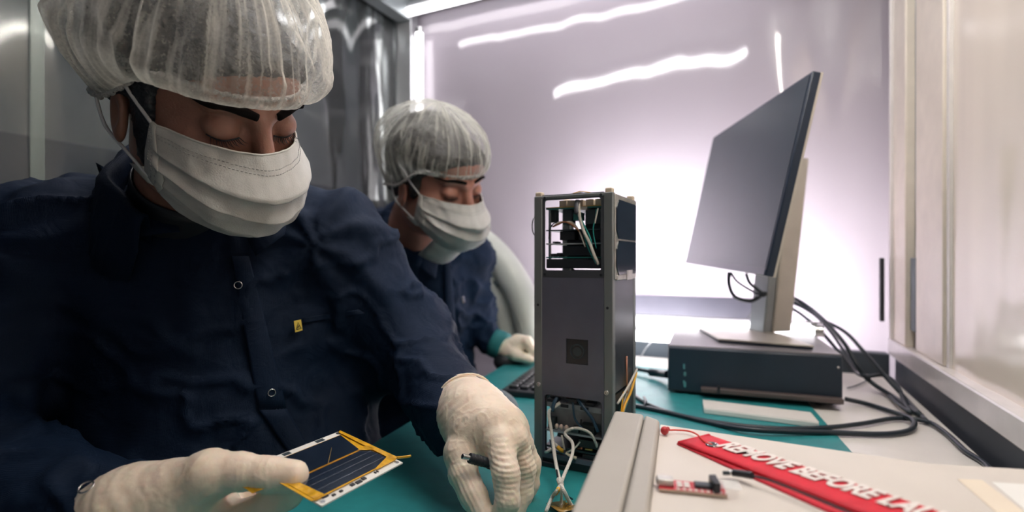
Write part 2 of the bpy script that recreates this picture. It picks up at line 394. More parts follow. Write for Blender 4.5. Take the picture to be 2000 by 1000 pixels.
def nz(V, s, off=0.0, oct=2):
    s = np.array(s if hasattr(s, '__len__') else (s, s, s))
    return np.array([noise.fractal(Vector(v) + Vector((off, off * .7, -off)), .9, 2.1, oct) for v in (V * s)])
def ridged(V, s, off=0.0):
    a = nz(V, s, off, 2); return np.clip(1 - np.abs(a) * 4.5, 0, 1) ** 2

# ---------------------------------------------------------------- the setting
ve = Vector((.428, .904, 0)).normalized(); ue = Vector((ve.y, -ve.x, 0))   # enclosure axes
Cr = Vector((.848, 1.161, 0)); Cl = Cr - ue * 1.332
ZT = CZ + .80                       # height of the ceiling lamps
def frame(o, x, y):                 # matrix with origin o and axes x,y
    m = Matrix.Identity(4)
    for i, a in enumerate((x, y, Vector((0, 0, 1)))):
        for r in range(3): m[r][i] = a[r]
    return Matrix.Translation(o) @ m
def wavy(mb, o, d, n, L_, z0, z1, amp, nu, nv, seed, k=5.):
    G = []
    for j in range(nv + 1):
        row = []
        for i in range(nu + 1):
            s = L_ * i / nu; z = z0 + (z1 - z0) * j / nv
            a = noise.noise(Vector((s * k, z * k * .22, seed))) + .4 * noise.noise(Vector((s * k * 2.7, z * k * .5, seed + 9)))
            row.append(o + d * s + n * (amp * a) + Vector((0, 0, z)))
        G.append(row)
    mb.grid(G); return mb
def struct(mb, name, m, **k):
    k.setdefault('kind', 'structure'); return mb.obj(name, m, **k)
struct(MB().box((-3.2, -1.6, -.05), (2.6, 4.2, 0)), 'floor', M['floor'])
FB = frame(Cr, -ue, -ve)            # back wall frame: x runs to the left along the wall, y into the room
FR = frame(Cr, -ve, -ue)            # right wall: x towards the camera, y into the room
FL = frame(Cl, -ve, ue)             # left wall: x towards the camera, y into the room
bw = MB(); wavy(bw, Cr + ve * .045 + ue * .08, -ue, -ve, 1.44, .02, ZT + .05, .0065, 90, 60, 3.3, 4.)
struct(bw, 'wall_back', M['backwall'], smooth=180, solid=.003)
rwm = MB(); wavy(rwm, Cr + ue * .024 + ve * .04, -ve, -ue, 1.94, .02, ZT + .05, .0045, 90, 40, 7.7, 6.)
struct(rwm, 'wall_right', M['rightfilm'], smooth=180, solid=.003)
lw_ = MB(); wavy(lw_, Cl - ue * .03, -ve, ue, 2.2, .02, ZT + .05, .010, 140, 50, 1.7, 7.)
struct(lw_, 'wall_left', M['leftvinyl'], smooth=180, solid=.001)
# outer room wall behind the clear vinyl: painted, darker dado below
zb = CZ + .33 * 1.0
struct(MB(FL).box((-1.2, -.75, 0), (3.2, -.71, zb)), 'wall_outer_dado', M['outer_low'])
struct(MB(FL).box((-1.2, -.75, zb), (3.2, -.71, 2.6)), 'wall_outer', M['outer_up'])
struct(MB(frame(Cr, -ue, -ve)).box((-.3, -.95, 0), (2.4, -.90, 2.5)), 'wall_outer_back', M['outer_up'])
struct(MB(FR).box((-.2, -.05, ZT + .06), (2.0, 1.45, ZT + .09)), 'ceiling', M['ceiling'])
# frame profiles
def trim(n, mb, m, bevel=.002): return mb.obj('trim_%d' % n, m, bevel=bevel, kind='structure')
trim(1, MB(FR).box((-.02, -.04, TZ + .043), (1.95, 0, TZ + .080)), M['whiterail'], .003)        # right rail
trim(2, MB(FB).box((0, -.035, TZ - .01), (1.34, .002, TZ + .046)), M['railgrey'], .003)
trim(15, MB(FB).box((.235, -.04, TZ + .104), (1.30, .004, TZ + .162)), M['lavender'], .002)                 # back rail
trim(3, MB(FR).box((.0, -.04, TZ + .08), (.012, 0.002, ZT + .03)), M['whiterail'], .002)        # corner edge
trim(4, MB(FR).box((.0125, -.036, TZ + .08), (.115, -.004, ZT + .03)), M['cream'], .003)
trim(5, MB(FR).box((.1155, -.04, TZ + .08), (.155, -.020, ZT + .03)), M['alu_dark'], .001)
trim(6, MB(FR).box((.1555, -.036, TZ + .08), (.32, -.012, ZT + .03)), M['cream'], .003)
trim(7, MB(FL).box((-.03, -.03, 0), (.012, .03, ZT + .05)), M['alu'], .002)                     # left corner post
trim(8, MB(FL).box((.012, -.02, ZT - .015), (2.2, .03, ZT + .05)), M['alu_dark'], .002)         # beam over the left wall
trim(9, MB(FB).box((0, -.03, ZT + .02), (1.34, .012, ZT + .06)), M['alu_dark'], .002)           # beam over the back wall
trim(10, MB(FR).box((0.0, -.03, ZT + .02), (1.95, .01, ZT + .06)), M['alu'], .002)
trim(11, MB(FL).box((.960, -.028, 0), (.980, -.024, ZT)), M['clearstrip'], .001)                       # seam strip in the left vinyl
trim(16, MB(FR).box((.322, -.026, TZ + .08), (.336, -.016, ZT + .03)), M['whiterail'], .001)
trim(12, MB(FR).box((.117, -.02, TZ + .115), (.152, -.012, TZ + .262)), M['greyfoam'], .001)     # grey seal
trim(13, MB(FB).box((.012, 0, TZ + .12), (.020, .014, TZ + .262)), M['black'], .001)             # black strip beside the corner
trim(14, MB(FR).box((.0, -.022, TZ - .03), (1.95, -.010, TZ + .043)), M['railgrey'], .001)       # lower panel below the rail, its shade put into a dark colour

# ---------------------------------------------------------------- lamps
def lamp(name, a, b, r, label, m, capm=M['steel'], housing=None):
    a, b = Vector(a), Vector(b); d = (b - a).normalized()
    e = empty(name, a.lerp(b, .5), 0, label, 'lamp')
    MB().cyl(a, b, r, 12).obj('tube', m, e)
    for p, q in ((a - d * .018, a), (b, b + d * .018)): MB().cyl(p, q, r * 1.15, 12).obj('end_cap', capm, e)
    if housing: MB(housing[0]).box(housing[1], housing[2]).obj('housing', M['alu'], e, bevel=.002)
    return e
def fb(x, y, z): return FB @ Vector((x, y, z))
lamp('led_tube_lamp', fb(1.325, .03, ZT + .005), fb(.10, .03, ZT + .005), .013, 'bright ceiling LED tube running along top edge of back wall', M['dimtube'],
     housing=(FB, (.10, .022, ZT + .018), (1.32, .038, ZT + .03)))
lamp('led_tube_lamp', FL @ Vector((-.004, .052, CZ + .20)), FL @ Vector((-.004, .052, CZ + .745)), .012, 'upright LED tube on the far left corner post above the second person', M['dimtube'])
def mirror(p): return p - ve * (2 * (p - Cr).dot(ve))
fl = bpy.data.lights.new('backlight', 'AREA'); fl.shape = 'RECTANGLE'; fl.size = .60; fl.size_y = .20; fl.energy = 38; fl.color = (1, .95, 1)
flo = bpy.data.objects.new('flood_lamp', fl); C.objects.link(flo); flo.location = fb(.40, -.30, CZ - .04)
flo.rotation_euler = (-ve).to_track_quat('-Z', 'Z').to_euler()
a3 = mirror(Vector((.162, 2.376, 0))); b3 = mirror(Vector((.8525, 1.938, 0)))
lamp('led_tube_lamp', (a3.x, a3.y, ZT), (b3.x, b3.y, ZT), .014, 'LED tube over the table, seen as wavy streak in back wall', M['tube'],
     housing=(Matrix.Translation(a3.lerp(b3, .5)) @ Matrix.Rotation(math.atan2(b3.y - a3.y, b3.x - a3.x), 4, 'Z'), (-.42, -.02, ZT + .015), (.42, .02, ZT + .03)))
c3 = mirror(Vector((-.239, 1.857, 0))); d3 = mirror(Vector((-.239, 1.857, 0)) + (Vector((.304, 1.60, 0)) - Vector((-.239, 1.857, 0))) * 1.75)
lamp('led_tube_lamp', (c3.x, c3.y, ZT), (d3.x, d3.y, ZT), .012, 'LED tube close to the back wall, seen as the upper wavy streak', M['midtube'])
lamp('led_tube_lamp', FR @ Vector((.48, .13, ZT)), FR @ Vector((1.30, .13, ZT)), .010, 'LED tube along the top of the right wall', M['sidetube'])
bt = lamp('led_batten', fb(.156, .10, TZ + .102), fb(.80, .10, TZ + .102), .0115, 'low LED batten glowing behind the computer at foot of back wall', M['lowtube'],
     housing=(FB, (.14, .094, TZ + .117), (.82, .106, TZ + .121)))
MB().cyl(fb(.156, .10, TZ + .066), fb(.80, .10, TZ + .066), .012, 12).obj('tube', M['midtube'], bt)
for x in (.15, .79):
    MB(FB).box((x, .094, TZ), (x + .012, .106, TZ + .12)).obj('bracket', M['alu'], bt)

# ---------------------------------------------------------------- table and mat
u = Vector((.943, -.333, 0)).normalized(); v = Vector((.310, .951, 0)).normalized()
Lp = Vector((-.151, .866, 0))                       # a point of the left table edge
def tl(Y): return Lp + v * ((Y - Lp.y) / v.y)
tb = empty('workbench', (.3, .9, 0), 0, 'white laminate workbench carrying the satellite, computer and teal mat', 'table')
q = [tl(.12), Vector((.33, .10, 0)), Vector((.568, .578, 0)), Vector((.838, 1.148, 0)), Vector((.345, 1.38, 0)), tl(1.47)]
MB().prism([p + Vector((0, 0, TZ - .03)) for p in q], (0, 0, .03)).obj('tabletop', M['table'], tb, bevel=.002)
for p in (tl(.2) + u * .06, tl(1.38) + u * .06, Vector((.30, .2, 0)), Vector((.74, 1.12, 0))):
    MB().box((p.x - .02, p.y - .02, 0), (p.x + .02, p.y + .02, TZ - .03)).obj('leg', M['tableleg'], tb, bevel=.002)
for a, b in ((tl(.2) + u * .06, tl(1.38) + u * .06), (Vector((.30, .2, 0)), Vector((.74, 1.12, 0)))):
    MB().tube([a + Vector((0, 0, TZ - .06)), b + Vector((0, 0, TZ - .06))], .02, 4, 1).obj('rail', M['tableleg'], tb)
mq = [tl(.2) + u * .004, on(1655, 875) + v * -.42, on(1605, 820) + v * .27, tl(1.40) + u * .004]
mq = [Vector((p.x, p.y, TZ + .0004)) for p in mq]
MB().prism(mq, (0, 0, .0022)).obj('anti_static_mat', M['mat'], bevel=.0008, label='teal anti-static mat lying on the white workbench', cat='mat')
MZ = TZ + .0026

# ---------------------------------------------------------------- the satellite (100 x 100 x 340 mm)
s0 = on(1043, 905, MZ); s1 = on(1201, 938, MZ)
ang = math.atan2(s1.y - s0.y, s1.x - s0.x)
sat = empty('satellite_frame_assembly', (s0.x, s0.y, MZ), ang, 'tall grey open-framed satellite unit standing on the teal mat', 'satellite')
sat.name = 'small_satellite'
T = wm(sat); A_ = .102; H = .338
def S(): return MB(T)
for x, y in ((0, 0), (A_ - .011, 0), (0, A_ - .011), (A_ - .011, A_ - .011)):
    S().box((x, y, .004), (x + .011, y + .011, H - .004)).obj('corner_rail', M['anod'], sat, bevel=.001)
    S().box((x + .001, y + .001, H - .004), (x + .010, y + .010, H + .0035)).obj('rail_end', M['beige'], sat, bevel=.0015)
def roundrect(x0, x1, z0, z1, r, n=5):
    o = []
    for cx, cz, a0 in ((x1 - r, z1 - r, 0), (x0 + r, z1 - r, 90), (x0 + r, z0 + r, 180), (x1 - r, z0 + r, 270)):
        for k in range(n + 1):
            a = R(a0 + 90 * k / n); o.append((cx + r * math.cos(a), cz + r * math.sin(a)))
    return o
def window_plate(mb, x0, x1, z0, z1, hx0, hx1, hz0, hz1, r, y, t, side=False):
    inner = roundrect(hx0, hx1, hz0, hz1, r); outer = []
    cx, cz = (hx0 + hx1) / 2, (hz0 + hz1) / 2
    for (a, b) in inner:
        dx, dz = a - cx, b - cz
        k = min((x1 - cx) / dx if dx > 1e-9 else ((x0 - cx) / dx if dx < -1e-9 else 9e9), (z1 - cz) / dz if dz > 1e-9 else ((z0 - cz) / dz if dz < -1e-9 else 9e9))
        outer.append((cx + dx * k, cz + dz * k))
    outer_c = outer
    n = len(inner)
    # snap the outer points nearest to the corners
    for c in ((x0, z0), (x1, z0), (x1, z1), (x0, z1)):
        i = min(range(n), key=lambda i: (outer_c[i][0] - c[0]) ** 2 + (outer_c[i][1] - c[1]) ** 2); outer_c[i] = c
    def pt(a, b, yy): return (yy, a, b) if side else (a, yy, b)
    vs = [pt(a, b, y) for a, b in inner] + [pt(a, b, y) for a, b in outer_c] + [pt(a, b, y + t) for a, b in inner] + [pt(a, b, y + t) for a, b in outer_c]
    fs = []
    for i in range(n):
        j = (i + 1) % n
        fs += [(i, j, n + j, n + i), (2 * n + i, 3 * n + i, 3 * n + j, 2 * n + j), (i, 2 * n + i, 2 * n + j, j), (n + i, n + j, 3 * n + j, 3 * n + i)]
    return mb.add(vs, fs)
# front: upper window frame, middle panel, lower window frame
window_plate(S(), .011, .091, .2345, .337, .0135, .0875, .2435, .3305, .004, .001, .0025).obj('upper_window_frame', M['satframe'], sat)
window_plate(S(), .011, .091, .2345, .337, .0125, .0895, .2425, .3315, .004, A_ - .003, .002).obj('rear_window_frame', M['satframe'], sat)
window_plate(S(), .010, .092, .094, .2345, .043, .0715, .130, .1605, .0004, .0005, .003).obj('front_panel', M['satpanel'], sat, smooth=0)
S().box((.043, .0022, .130), (.0715, .004, .1605)).obj('camera_window', M['black'], sat)
S().ring((.0572, .0018, .1452), (0, 1, 0), .0085, .0009).cyl((.0572, .0022, .1452), (.0572, .0017, .1452), .0055).obj('lens_ring', M['pcbdark'], sat)
window_plate(S(), .011, .091, .010, .094, .0135, .0885, .016, .089, .005, .001, .003).obj('lower_window_frame', M['satpanel'], sat)
window_plate(S(), .0125, .0895, .015, .090, .0150, .0870, .0175, .0875, .005, .0040, .002).obj('gasket', M['black'], sat)
S().box((.002, .002, 0), (A_ - .002, A_ - .002, .010)).box((-.001, -.003, .0), (.045, .0, .006)).obj('base_plate', M['black'], sat, bevel=.001)
S().box((.0, .0, H - .006), (A_, .011, H - .002)).obj('top_bar', M['anod'], sat, bevel=.001)
S().box((.011, .011, .0), (A_ - .011, A_ - .011, .008)).obj('bottom_tray', M['satframe'], sat)
for x, z in ((.0065, .1005), (.0945, .1005), (.0145, .3335), (.0875, .3335), (.0145, .2385), (.0875, .2385), (.0055, .2), (.0955, .2)):
    c = 'screw'; big = z < .15
    S().ring((x, .0002 if not big else -.0004, z), (0, 1, 0), .0022 if big else .0013, .0007 if big else .0005, 16, 6).cyl((x, .001, z), (x, -.0002, z), .0012, 10).obj(c, M['steel'] if big else M['black'], sat)
# left, rear and right sides
S().box((.0006, .011, .094), (.003, .091, .2345)).obj('left_panel', M['satside'], sat)
S().box((.011, A_ - .003, .094), (.091, A_ - .0006, .2345)).obj('rear_panel', M['satside'], sat)
S().box((.011, A_ - .003, .010), (.091, A_ - .0006, .094)).obj('rear_lower_panel', M['satside'], sat)
S().box((A_ - .003, .011, .098), (A_ - .0004, .091, .2345)).obj('right_panel', M['satside'], sat, bevel=.0005)
S().box((A_ - .0005, .006, .2335), (A_ + .0012, .099, .3345)).obj('side_foil_plate', M['foil'], sat, bevel=.0004)
for z0, z1 in ((.2385, .2795), (.2815, .3285)):
    xx = A_ + .0013; pts = [(xx, .018, z0), (xx, .094, z0), (xx, .094, z1), (xx, .018, z1), (xx, .009, z1 - .010), (xx, .009, z0 + .010)]
    S().prism(pts, (.0012, 0, 0)).obj('solar_cell', M['cell'], sat)
S().box((A_ - .001, .012, .232), (A_ + .002, .094, .2385)).obj('foil_strip', M['foil'], sat, bevel=.0008)
S().box((A_ + .0022, .050, .2315), (A_ + .0028, .075, .2435)).obj('foil_patch', M['foil'], sat)
# upper bay: boards, standoffs, components
zs = [(.3195, 'pcbgreen'), (.2925, 'pcbdark'), (.2755, 'pcbgrey'), (.2585, 'pcbgreen')]
for z, m in zs: S().box((.013, .008, z), (.089, .094, z + .0016)).obj('circuit_board', M[m], sat)
S().box((.014, .006, .246), (.088, .092, .2575)).obj('battery_block', M['black'], sat, bevel=.001)
S().box((.013, .0075, .3211), (.089, .010, .3222)).obj('gold_edge', M['gold'], sat)
for i, x in enumerate((.030, .041, .052, .065, .077)):
    S().box((x, .010, .3215), (x + .0095, .022, .3300)).obj('connector', M['beige'], sat, bevel=.0006)
S().box((.018, .006, .3225), (.029, .020, .3265), Matrix.Rotation(.12, 4, 'Y')).obj('foil_connector', M['foil'], sat)
for x in (.032, .060): S().box((x, .030, .2455), (x + .022, .070, .2925)).obj('shield_can', M['satframe'], sat, bevel=.001)
S().box((.037, .084, .2450), (.089, .088, .3195)).obj('added_backing', M['black'], sat)  # added black sheet that keeps light from showing through the bay
S().box((.0165, .060, .3215), (.086, .075, .3290)).obj('connector_block', M['beige'], sat)
S().box((.070, .020, .2600), (.088, .060, .3190)).obj('relay_block', M['pcbdark'], sat)
for x, z, w, h, m in ((.017, .3035, .006, .016, 'black'), (.034, .300, .012, .019, 'pcbdark'), (.048, .305, .010, .010, 'pcbgreen'), (.064, .300, .020, .018, 'pcbdark'), (.030, .281, .02, .011, 'black'), (.055, .281, .028, .011, 'black'),
                      (.034, .2615, .04, .012, 'black'), (.020, .2775, .006, .002, 'black'), (.0265, .2602, .004, .005, 'black'), (.019, .2602, .003, .004, 'black')):
    S().box((x, .012, z), (x + w, .026, z + h)).obj('component', M[m], sat, bevel=.0005)
for x in (.0165, .085):
    for y in (.012, .090): S().cyl((x, y, .2575), (x, y, .3195), .0018, 8).obj('standoff', M['steel'], sat)
for x, z in ((.0185, .264), (.026, .265), (.029, .264)): S().cyl((x, .013, .2601), (x, .013, z), .0005, 6).obj('pin', M['black'], sat)
def wire(pts, r, m, parent=sat, name='wire', n=7, sub=6, **k): return S().tube(pts, r, n, sub).obj(name, m, parent, smooth=180, **k)
wire([(.058, .006, .326), (.060, .000, .318), (.062, -.001, .305), (.066, .000, .291), (.073, .001, .277), (.079, .001, .262), (.083, .005, .251)], .0019, M['wirewhite'])
wire([(.056, .006, .328), (.057, .001, .320), (.058, -.001, .312)], .0034, M['satframe'])
wire([(.061, .002, .308), (.066, .003, .297), (.073, .003, .283), (.076, .004, .268), (.083, .006, .250)], .0011, M['wireteal'])
wire([(.063, .004, .294), (.070, .004, .272), (.080, .005, .252)], .0010, M['wireteal'])
wire([(.080, .006, .317), (.080, .003, .306), (.077, .003, .292), (.080, .005, .270)], .0007, M['wireteal'])
wire([(.082, .006, .318), (.081, .003, .309), (.079, .003, .300)], .0010, M['wirewhite'])
for dy, m in ((0, 'copper'), (.0015, 'beige'), (.003, 'wirewhite')):
    wire([(.022, .008 + dy, .298), (.030, .005 + dy, .300 + dy), (.040, .003 + dy, .303), (.050, .002 + dy, .299 + dy), (.060, .002, .290), (.067, .003, .272)], .0010, M[m])
wire([(.016, .010, .283), (.019, .006, .294), (.024, .005, .301), (.028, .010, .304)], .0008, M['black'])
wire([(-.0005, .030, .316), (-.004, .010, .311), (-.0055, .006, .300), (-.004, .008, .289), (-.0005, .02, .286)], .0007, M['steel'], name='antenna_wire')
# lower bay
S().box((.013, .020, .046), (.089, .022, .085)).obj('backing_board', M['pcbgrey'], sat)
S().box((.013, .006, .0725), (.089, .020, .0795)).obj('connector_bar', M['pcbgrey'], sat, bevel=.0006)
S().box((.013, .004, .0425), (.089, .050, .0450)).obj('circuit_board', M['pcbgrey'], sat)
S().box((.013, .006, .0220), (.089, .060, .0245)).obj('circuit_board', M['pcbdark'], sat)
for x, z, w, h, m in ((.016, .079, .014, .004, 'black'), (.034, .0745, .010, .0035, 'black'), (.060, .0745, .010, .0035, 'black'), (.040, .0815, .016, .005, 'black'), (.066, .0815, .012, .003, 'black'),
                      (.060, .0455, .018, .012, 'black'), (.017, .0455, .008, .013, 'pcbdark'), (.058, .030, .026, .009, 'black'), (.030, .0375, .014, .004, 'black'), (.063, .0135, .018, .008, 'black'), (.048, .0455, .010, .006, 'pcbdark')):
    S().box((x, .004, z), (x + w, .016, z + h)).obj('component', M[m], sat, bevel=.0005)
for x in (.0285, .0345, .0415): S().sphere((x, .006, .0495), (.0026, .0026, .0035)).obj('capacitor', M['pinkbead'], sat)
for p, q_, m in (((.066, .006, .0275), (.076, .004, .0285), 'gold'), ((.055, .010, .0245), (.062, .004, .0285), 'copper'), ((.070, .006, .014), (.083, .004, .0145), 'steel')):
    S().cyl(p, q_, .0012, 8).obj('contact', M[m], sat)
wire([(.030, .004, .086), (.028, -.001, .080), (.026, -.003, .070)], .0024, M['wireblue'])
wire([(.050, .006, .084), (.052, .002, .076), (.055, .001, .063), (.064, .003, .052)], .0014, M['wireblue'])
wire([(.056, .006, .087), (.066, .001, .079), (.076, .001, .068), (.083, .003, .052)], .0020, M['wireblue'])
wire([(.060, .008, .062), (.061, .004, .053)], .0012, M['black'])
wire([(.045, .006, .047), (.052, .0, .052), (.064, -.002, .054), (.075, -.001, .050), (.080, .002, .040), (.081, .006, .032)], .0017, M['wirewhite'])
wire([(.022, .006, .040), (.026, .0, .032), (.033, -.002, .027)], .0019, M['wirewhite'])
wire([(.033, -.002, .027), (.038, -.003, .0245), (.041, -.003, .024)], .0026, M['wireyellow'], name='heat_sleeve')
wire([(.044, -.003, .022), (.050, -.002, .019), (.057, .0, .017)], .0020, M['beige'])
wire([(.016, .0, .017), (.022, -.004, .021), (.030, .004, .028)], .0018, M['wirewhite'], name='heat_sleeve')
wire([(.036, .004, .040), (.040, -.001, .032), (.042, -.002, .025)], .0013, M['wirewhite'])
wire([(.060, .004, .036), (.055, -.002, .029), (.046, -.003, .023)], .0011, M['wirewhite'])
wire([(.020, .004, .032), (.027, -.003, .024), (.045, -.004, .020), (.055, -.001, .012)], .0009, M['wireblue'])
Ti = T.inverted()
def L3(px, py, Y): return Ti @ P(px, py, Y)
g0 = MZ + .0025
def Lz(px, py, z=g0): return Ti @ on(px, py, z)
# the two braided leads that come out of the lower bay and end on the mat
wire([(.034, .004, .080), (.026, -.002, .073), (.023, -.006, .068), L3(1078, 850, .625), L3(1084, 895, .60), L3(1090, 925, .575), L3(1096, 945, .545), Lz(1102, 960, g0 + .02), Lz(1118, 990), Lz(1140, 1010)], .0021, M['wirewhite'])
wire([(.060, .004, .053), (.050, -.004, .052), (.045, -.007, .046), L3(1118, 865, .60), L3(1117, 890, .585), L3(1103, 925, .56), L3(1095, 945, .545), Lz(1088, 958, g0 + .018), Lz(1078, 972, g0 + .008), Lz(1066, 1000, g0)], .0019, M['wirewhite'])
wire([L3(1094, 942, .545), Lz(1096, 958, g0 + .018), Lz(1096, 985, g0 + .003), Lz(1090, 1010)], .0015, M['wirewhite'])
wire([Lz(1091, 955, g0 + .0195), Lz(1085, 964, g0 + .0125)], .0024, M['wireyellow'], name='heat_sleeve')
wire([L3(1092, 936, .548), L3(1096, 948, .540)], .0034, M['wirewhite'], name='knot')
wire([L3(1087, 918, .565), L3(1092, 944, .542), Lz(1104, 965, g0 + .01), Lz(1118, 975)], .0010, M['black'])
# amber tape flags
def ribbon_strip(name, pts, w, m, parent, th=.0004, nrm=Vector((0, 0, 1)), label=None, cat=None, tile=0):
    pts = [Vector(p) for p in pts]; G = []
    for i, p in enumerate(pts):
        t = (pts[min(i + 1, len(pts) - 1)] - pts[max(i - 1, 0)]).normalized(); sd = t.cross(nrm).normalized()
        G.append([p + sd * (w / 2 * k) for k in (-1, -.4, .3, 1)])
    return MB().grid(G).obj(name, m, parent, smooth=180, solid=th, label=label, cat=cat)
Tv = lambda x, y, z: T @ Vector((x, y, z))
ribbon_strip('tape_flag', [Tv(-.002, .03, .107), Tv(-.005, .028, .100), Tv(-.0035, .03, .090), Tv(-.006, .028, .078), Tv(-.003, .03, .07)], .011, M['kapton'], sat, nrm=T.to_3x3() @ Vector((.2, 1, 0)))
ribbon_strip('tape_flag', [Tv(-.0012, .02, .075), Tv(-.002, .02, .055), Tv(-.0012, .02, .036)], .006, M['kapton'], sat, nrm=T.to_3x3() @ Vector((.5, 1, 0)))
ribbon_strip('tape_flag', [Tv(.045, .02, H + .001), Tv(.055, .022, H + .0035), Tv(.070, .02, H + .001)], .012, M['kapton'], sat)
for a, b, w in (((A_ + .001, .015, .060), (A_ + .002, .080, .098), .014), ((A_ + .002, .02, .055), (A_ + .003, .035, .095), .006)):
    ribbon_strip('side_tape', [Tv(*a), Tv(*b)], w, M['foil'] if w > .01 else M['kapton'], sat, nrm=T.to_3x3() @ Vector((1, 0, 0)))
ribbon_strip('side_tape', [Tv(A_ + .001, .055, .135), Tv(A_ + .0012, .055, .115), Tv(A_ + .003, .05, .090)], .006, M['copper'], sat, nrm=T.to_3x3() @ Vector((1, 0, 0)))
wire([(A_ + .002, .020, .040), (A_ + .004, .030, .075), (A_ + .005, .060, .090), (A_ + .004, .090, .108)], .0016, M['wireyellow'])
wire([(A_ + .001, .015, .085), (A_ + .005, .050, .100), (A_ + .004, .092, .112)], .0014, M['wirewhite'])
S().box((A_ - .004, .012, .012), (A_ - .002, .090, .094)).obj('side_board', M['black'], sat)
ribbon_strip('tape_flag', [on(1086, 980, MZ + .004), on(1100, 992, MZ + .007), on(1118, 985, MZ + .004)], .022, M['kapton_dark'], sat)

# ---------------------------------------------------------------- computer, monitor
ang = math.atan2(-.101, .272); pc0 = Vector((.299, .993, 0))
pc = empty('desktop_computer', (pc0.x, pc0.y, MZ), ang, 'black small desktop computer lying flat under the monitor stand', 'computer')
TP = wm(pc); PH = .0915; z_ = .004
MB(TP).box((0, 0, z_), (.290, .29, PH - .002)).obj('casing', M['pcbox'], pc, bevel=.004)
MB(TP).box((.0, .006, PH - .004), (.290, .29, PH)).obj('top_cover', M['pctop'], pc, bevel=.0015)
for x in (.02, .26):
    for y in (.02, .26): MB(TP).cyl((x, y, 0), (x, y, .005), .009, 14).obj('foot', M['black'], pc)
for k, (dz, w) in enumerate(((.048, .010), (.035, .008), (.0205, .006), (.014, .010))):
    MB(TP).box((.028 + .001 * (k % 2), -.0006, dz), (.0315 + .002 * (k % 2), .0002, dz + w)).obj('brand_mark', M['steel'], pc)  # small marks standing in for unreadable lettering
MB(TP).cyl((.283, .0001, .070), (.283, -.0008, .070), .0022, 12).obj('power_light', M['steel'], pc)
MB(TP).box((.0, -.0005, .006), (.290, .0, .0085)).obj('bottom_lip', M['black'], pc)
PCZ = MZ + PH
mdir = Vector((.09, .996, 0)).normalized(); mbk = Vector((mdir.y, -mdir.x, 0))     # along the screen / to its back
mn = empty('monitor', (.53, 1.09, PCZ), 0, 'flat monitor on slanted silver stand, screen turned towards the two people', 'monitor')
# base plate with a cut corner, neck, head
bp_ = [on(1365, 645, PCZ), on(1403, 668, PCZ), on(1590, 683, PCZ), on(1628, 662, PCZ), on(1560, 638, PCZ)]
bp_ = [on(1365, 645, PCZ), on(1403, 669, PCZ), on(1590, 684, PCZ), on(1590, 684, PCZ) + mdir * .20, on(1365, 645, PCZ) + Vector((.10, .03, 0))]
MB().prism([p + Vector((0, 0, .0045)) for p in bp_], (0, 0, .004)).obj('base_plate', M['silver'], mn, bevel=.001)
c = sum((p for p in bp_), Vector()) / 5
MB().prism([c + (p - c) * .985 + Vector((0, 0, .0005)) for p in bp_], (0, 0, .005)).obj('base_underside', M['bezel'], mn)
nb = P(1511, 650, 1.14); nb.z = PCZ + .008
nt_ = P(1546, 312, 1.16)
w1 = mdir * .030; w2 = mbk * .013
def slab(a, b, w1, w2): return [a - w1 - w2, a + w1 - w2, a + w1 + w2, a - w1 + w2, b - w1 - w2, b + w1 - w2, b + w1 + w2, b - w1 + w2]
nw = Vector((.045, .010, 0)) * .5; nd = Vector((-.012, .05, 0)) * .5
MB().add(slab(nb, nt_, nd, nw), [(3, 2, 1, 0), (4, 5, 6, 7), (0, 1, 5, 4), (1, 2, 6, 5), (2, 3, 7, 6), (3, 0, 4, 7)]).obj('neck', M['silver'], mn, bevel=.003)
MB().add(slab(nb - nw * 1.5, nb - nw * 1.5 + (nt_ - nb) * .55, nd * .9, nw * .45), [(3, 2, 1, 0), (4, 5, 6, 7), (0, 1, 5, 4), (1, 2, 6, 5), (2, 3, 7, 6), (3, 0, 4, 7)]).obj('neck_front_shade', M['alu_dark'], mn, bevel=.002)  # dark slab for the neck's front face, shade put into its colour
bl = P(1343, 515, 1.37); br = P(1503, 540, .845); tr = P(1580, 150, .845 + .012)
ex = (br - bl); up = (tr - br); up = up - ex * (up.dot(ex) / ex.length_squared)
nrm = up.cross(ex).normalized()
if nrm.x > 0: nrm = -nrm                # faces the people
MB().add(slab((bl + br) / 2, (bl + br) / 2 + up, ex * .5, nrm * .001 + nrm * .006), [(3, 2, 1, 0), (4, 5, 6, 7), (0, 1, 5, 4), (1, 2, 6, 5), (2, 3, 7, 6), (3, 0, 4, 7)]).obj('monitor_shell', M['bezel'], mn, bevel=.002)
o_ = bl + nrm * .0072
e1, e2 = ex.normalized(), up.normalized()
MB().prism([o_ + e1 * .006 + e2 * .012, o_ + ex - e1 * .006 + e2 * .012, o_ + ex - e1 * .006 + up - e2 * .006, o_ + e1 * .006 + up - e2 * .006], nrm * .0006).obj('screen_panel', M['screen'], mn)
MB().prism([o_ + e1 * .004 + e2 * .001, o_ + ex - e1 * .004 + e2 * .001, o_ + ex - e1 * .004 + e2 * .010, o_ + e1 * .004 + e2 * .010], nrm * .0008).obj('lower_bezel', M['bezel'], mn)
mc = (bl + br) / 2 + up * .5
MB().add(slab(mc - nrm * .02 - up * .28, mc - nrm * .02 + up * .28, ex * .22, nrm * .014), [(3, 2, 1, 0), (4, 5, 6, 7), (0, 1, 5, 4), (1, 2, 6, 5), (2, 3, 7, 6), (3, 0, 4, 7)]).obj('rear_housing', M['silver'], mn, bevel=.004)
MB().cyl(mc - nrm * .03, nt_ - Vector((0, 0, .10)), .022, 16).obj('swivel_mount', M['alu_dark'], mn)
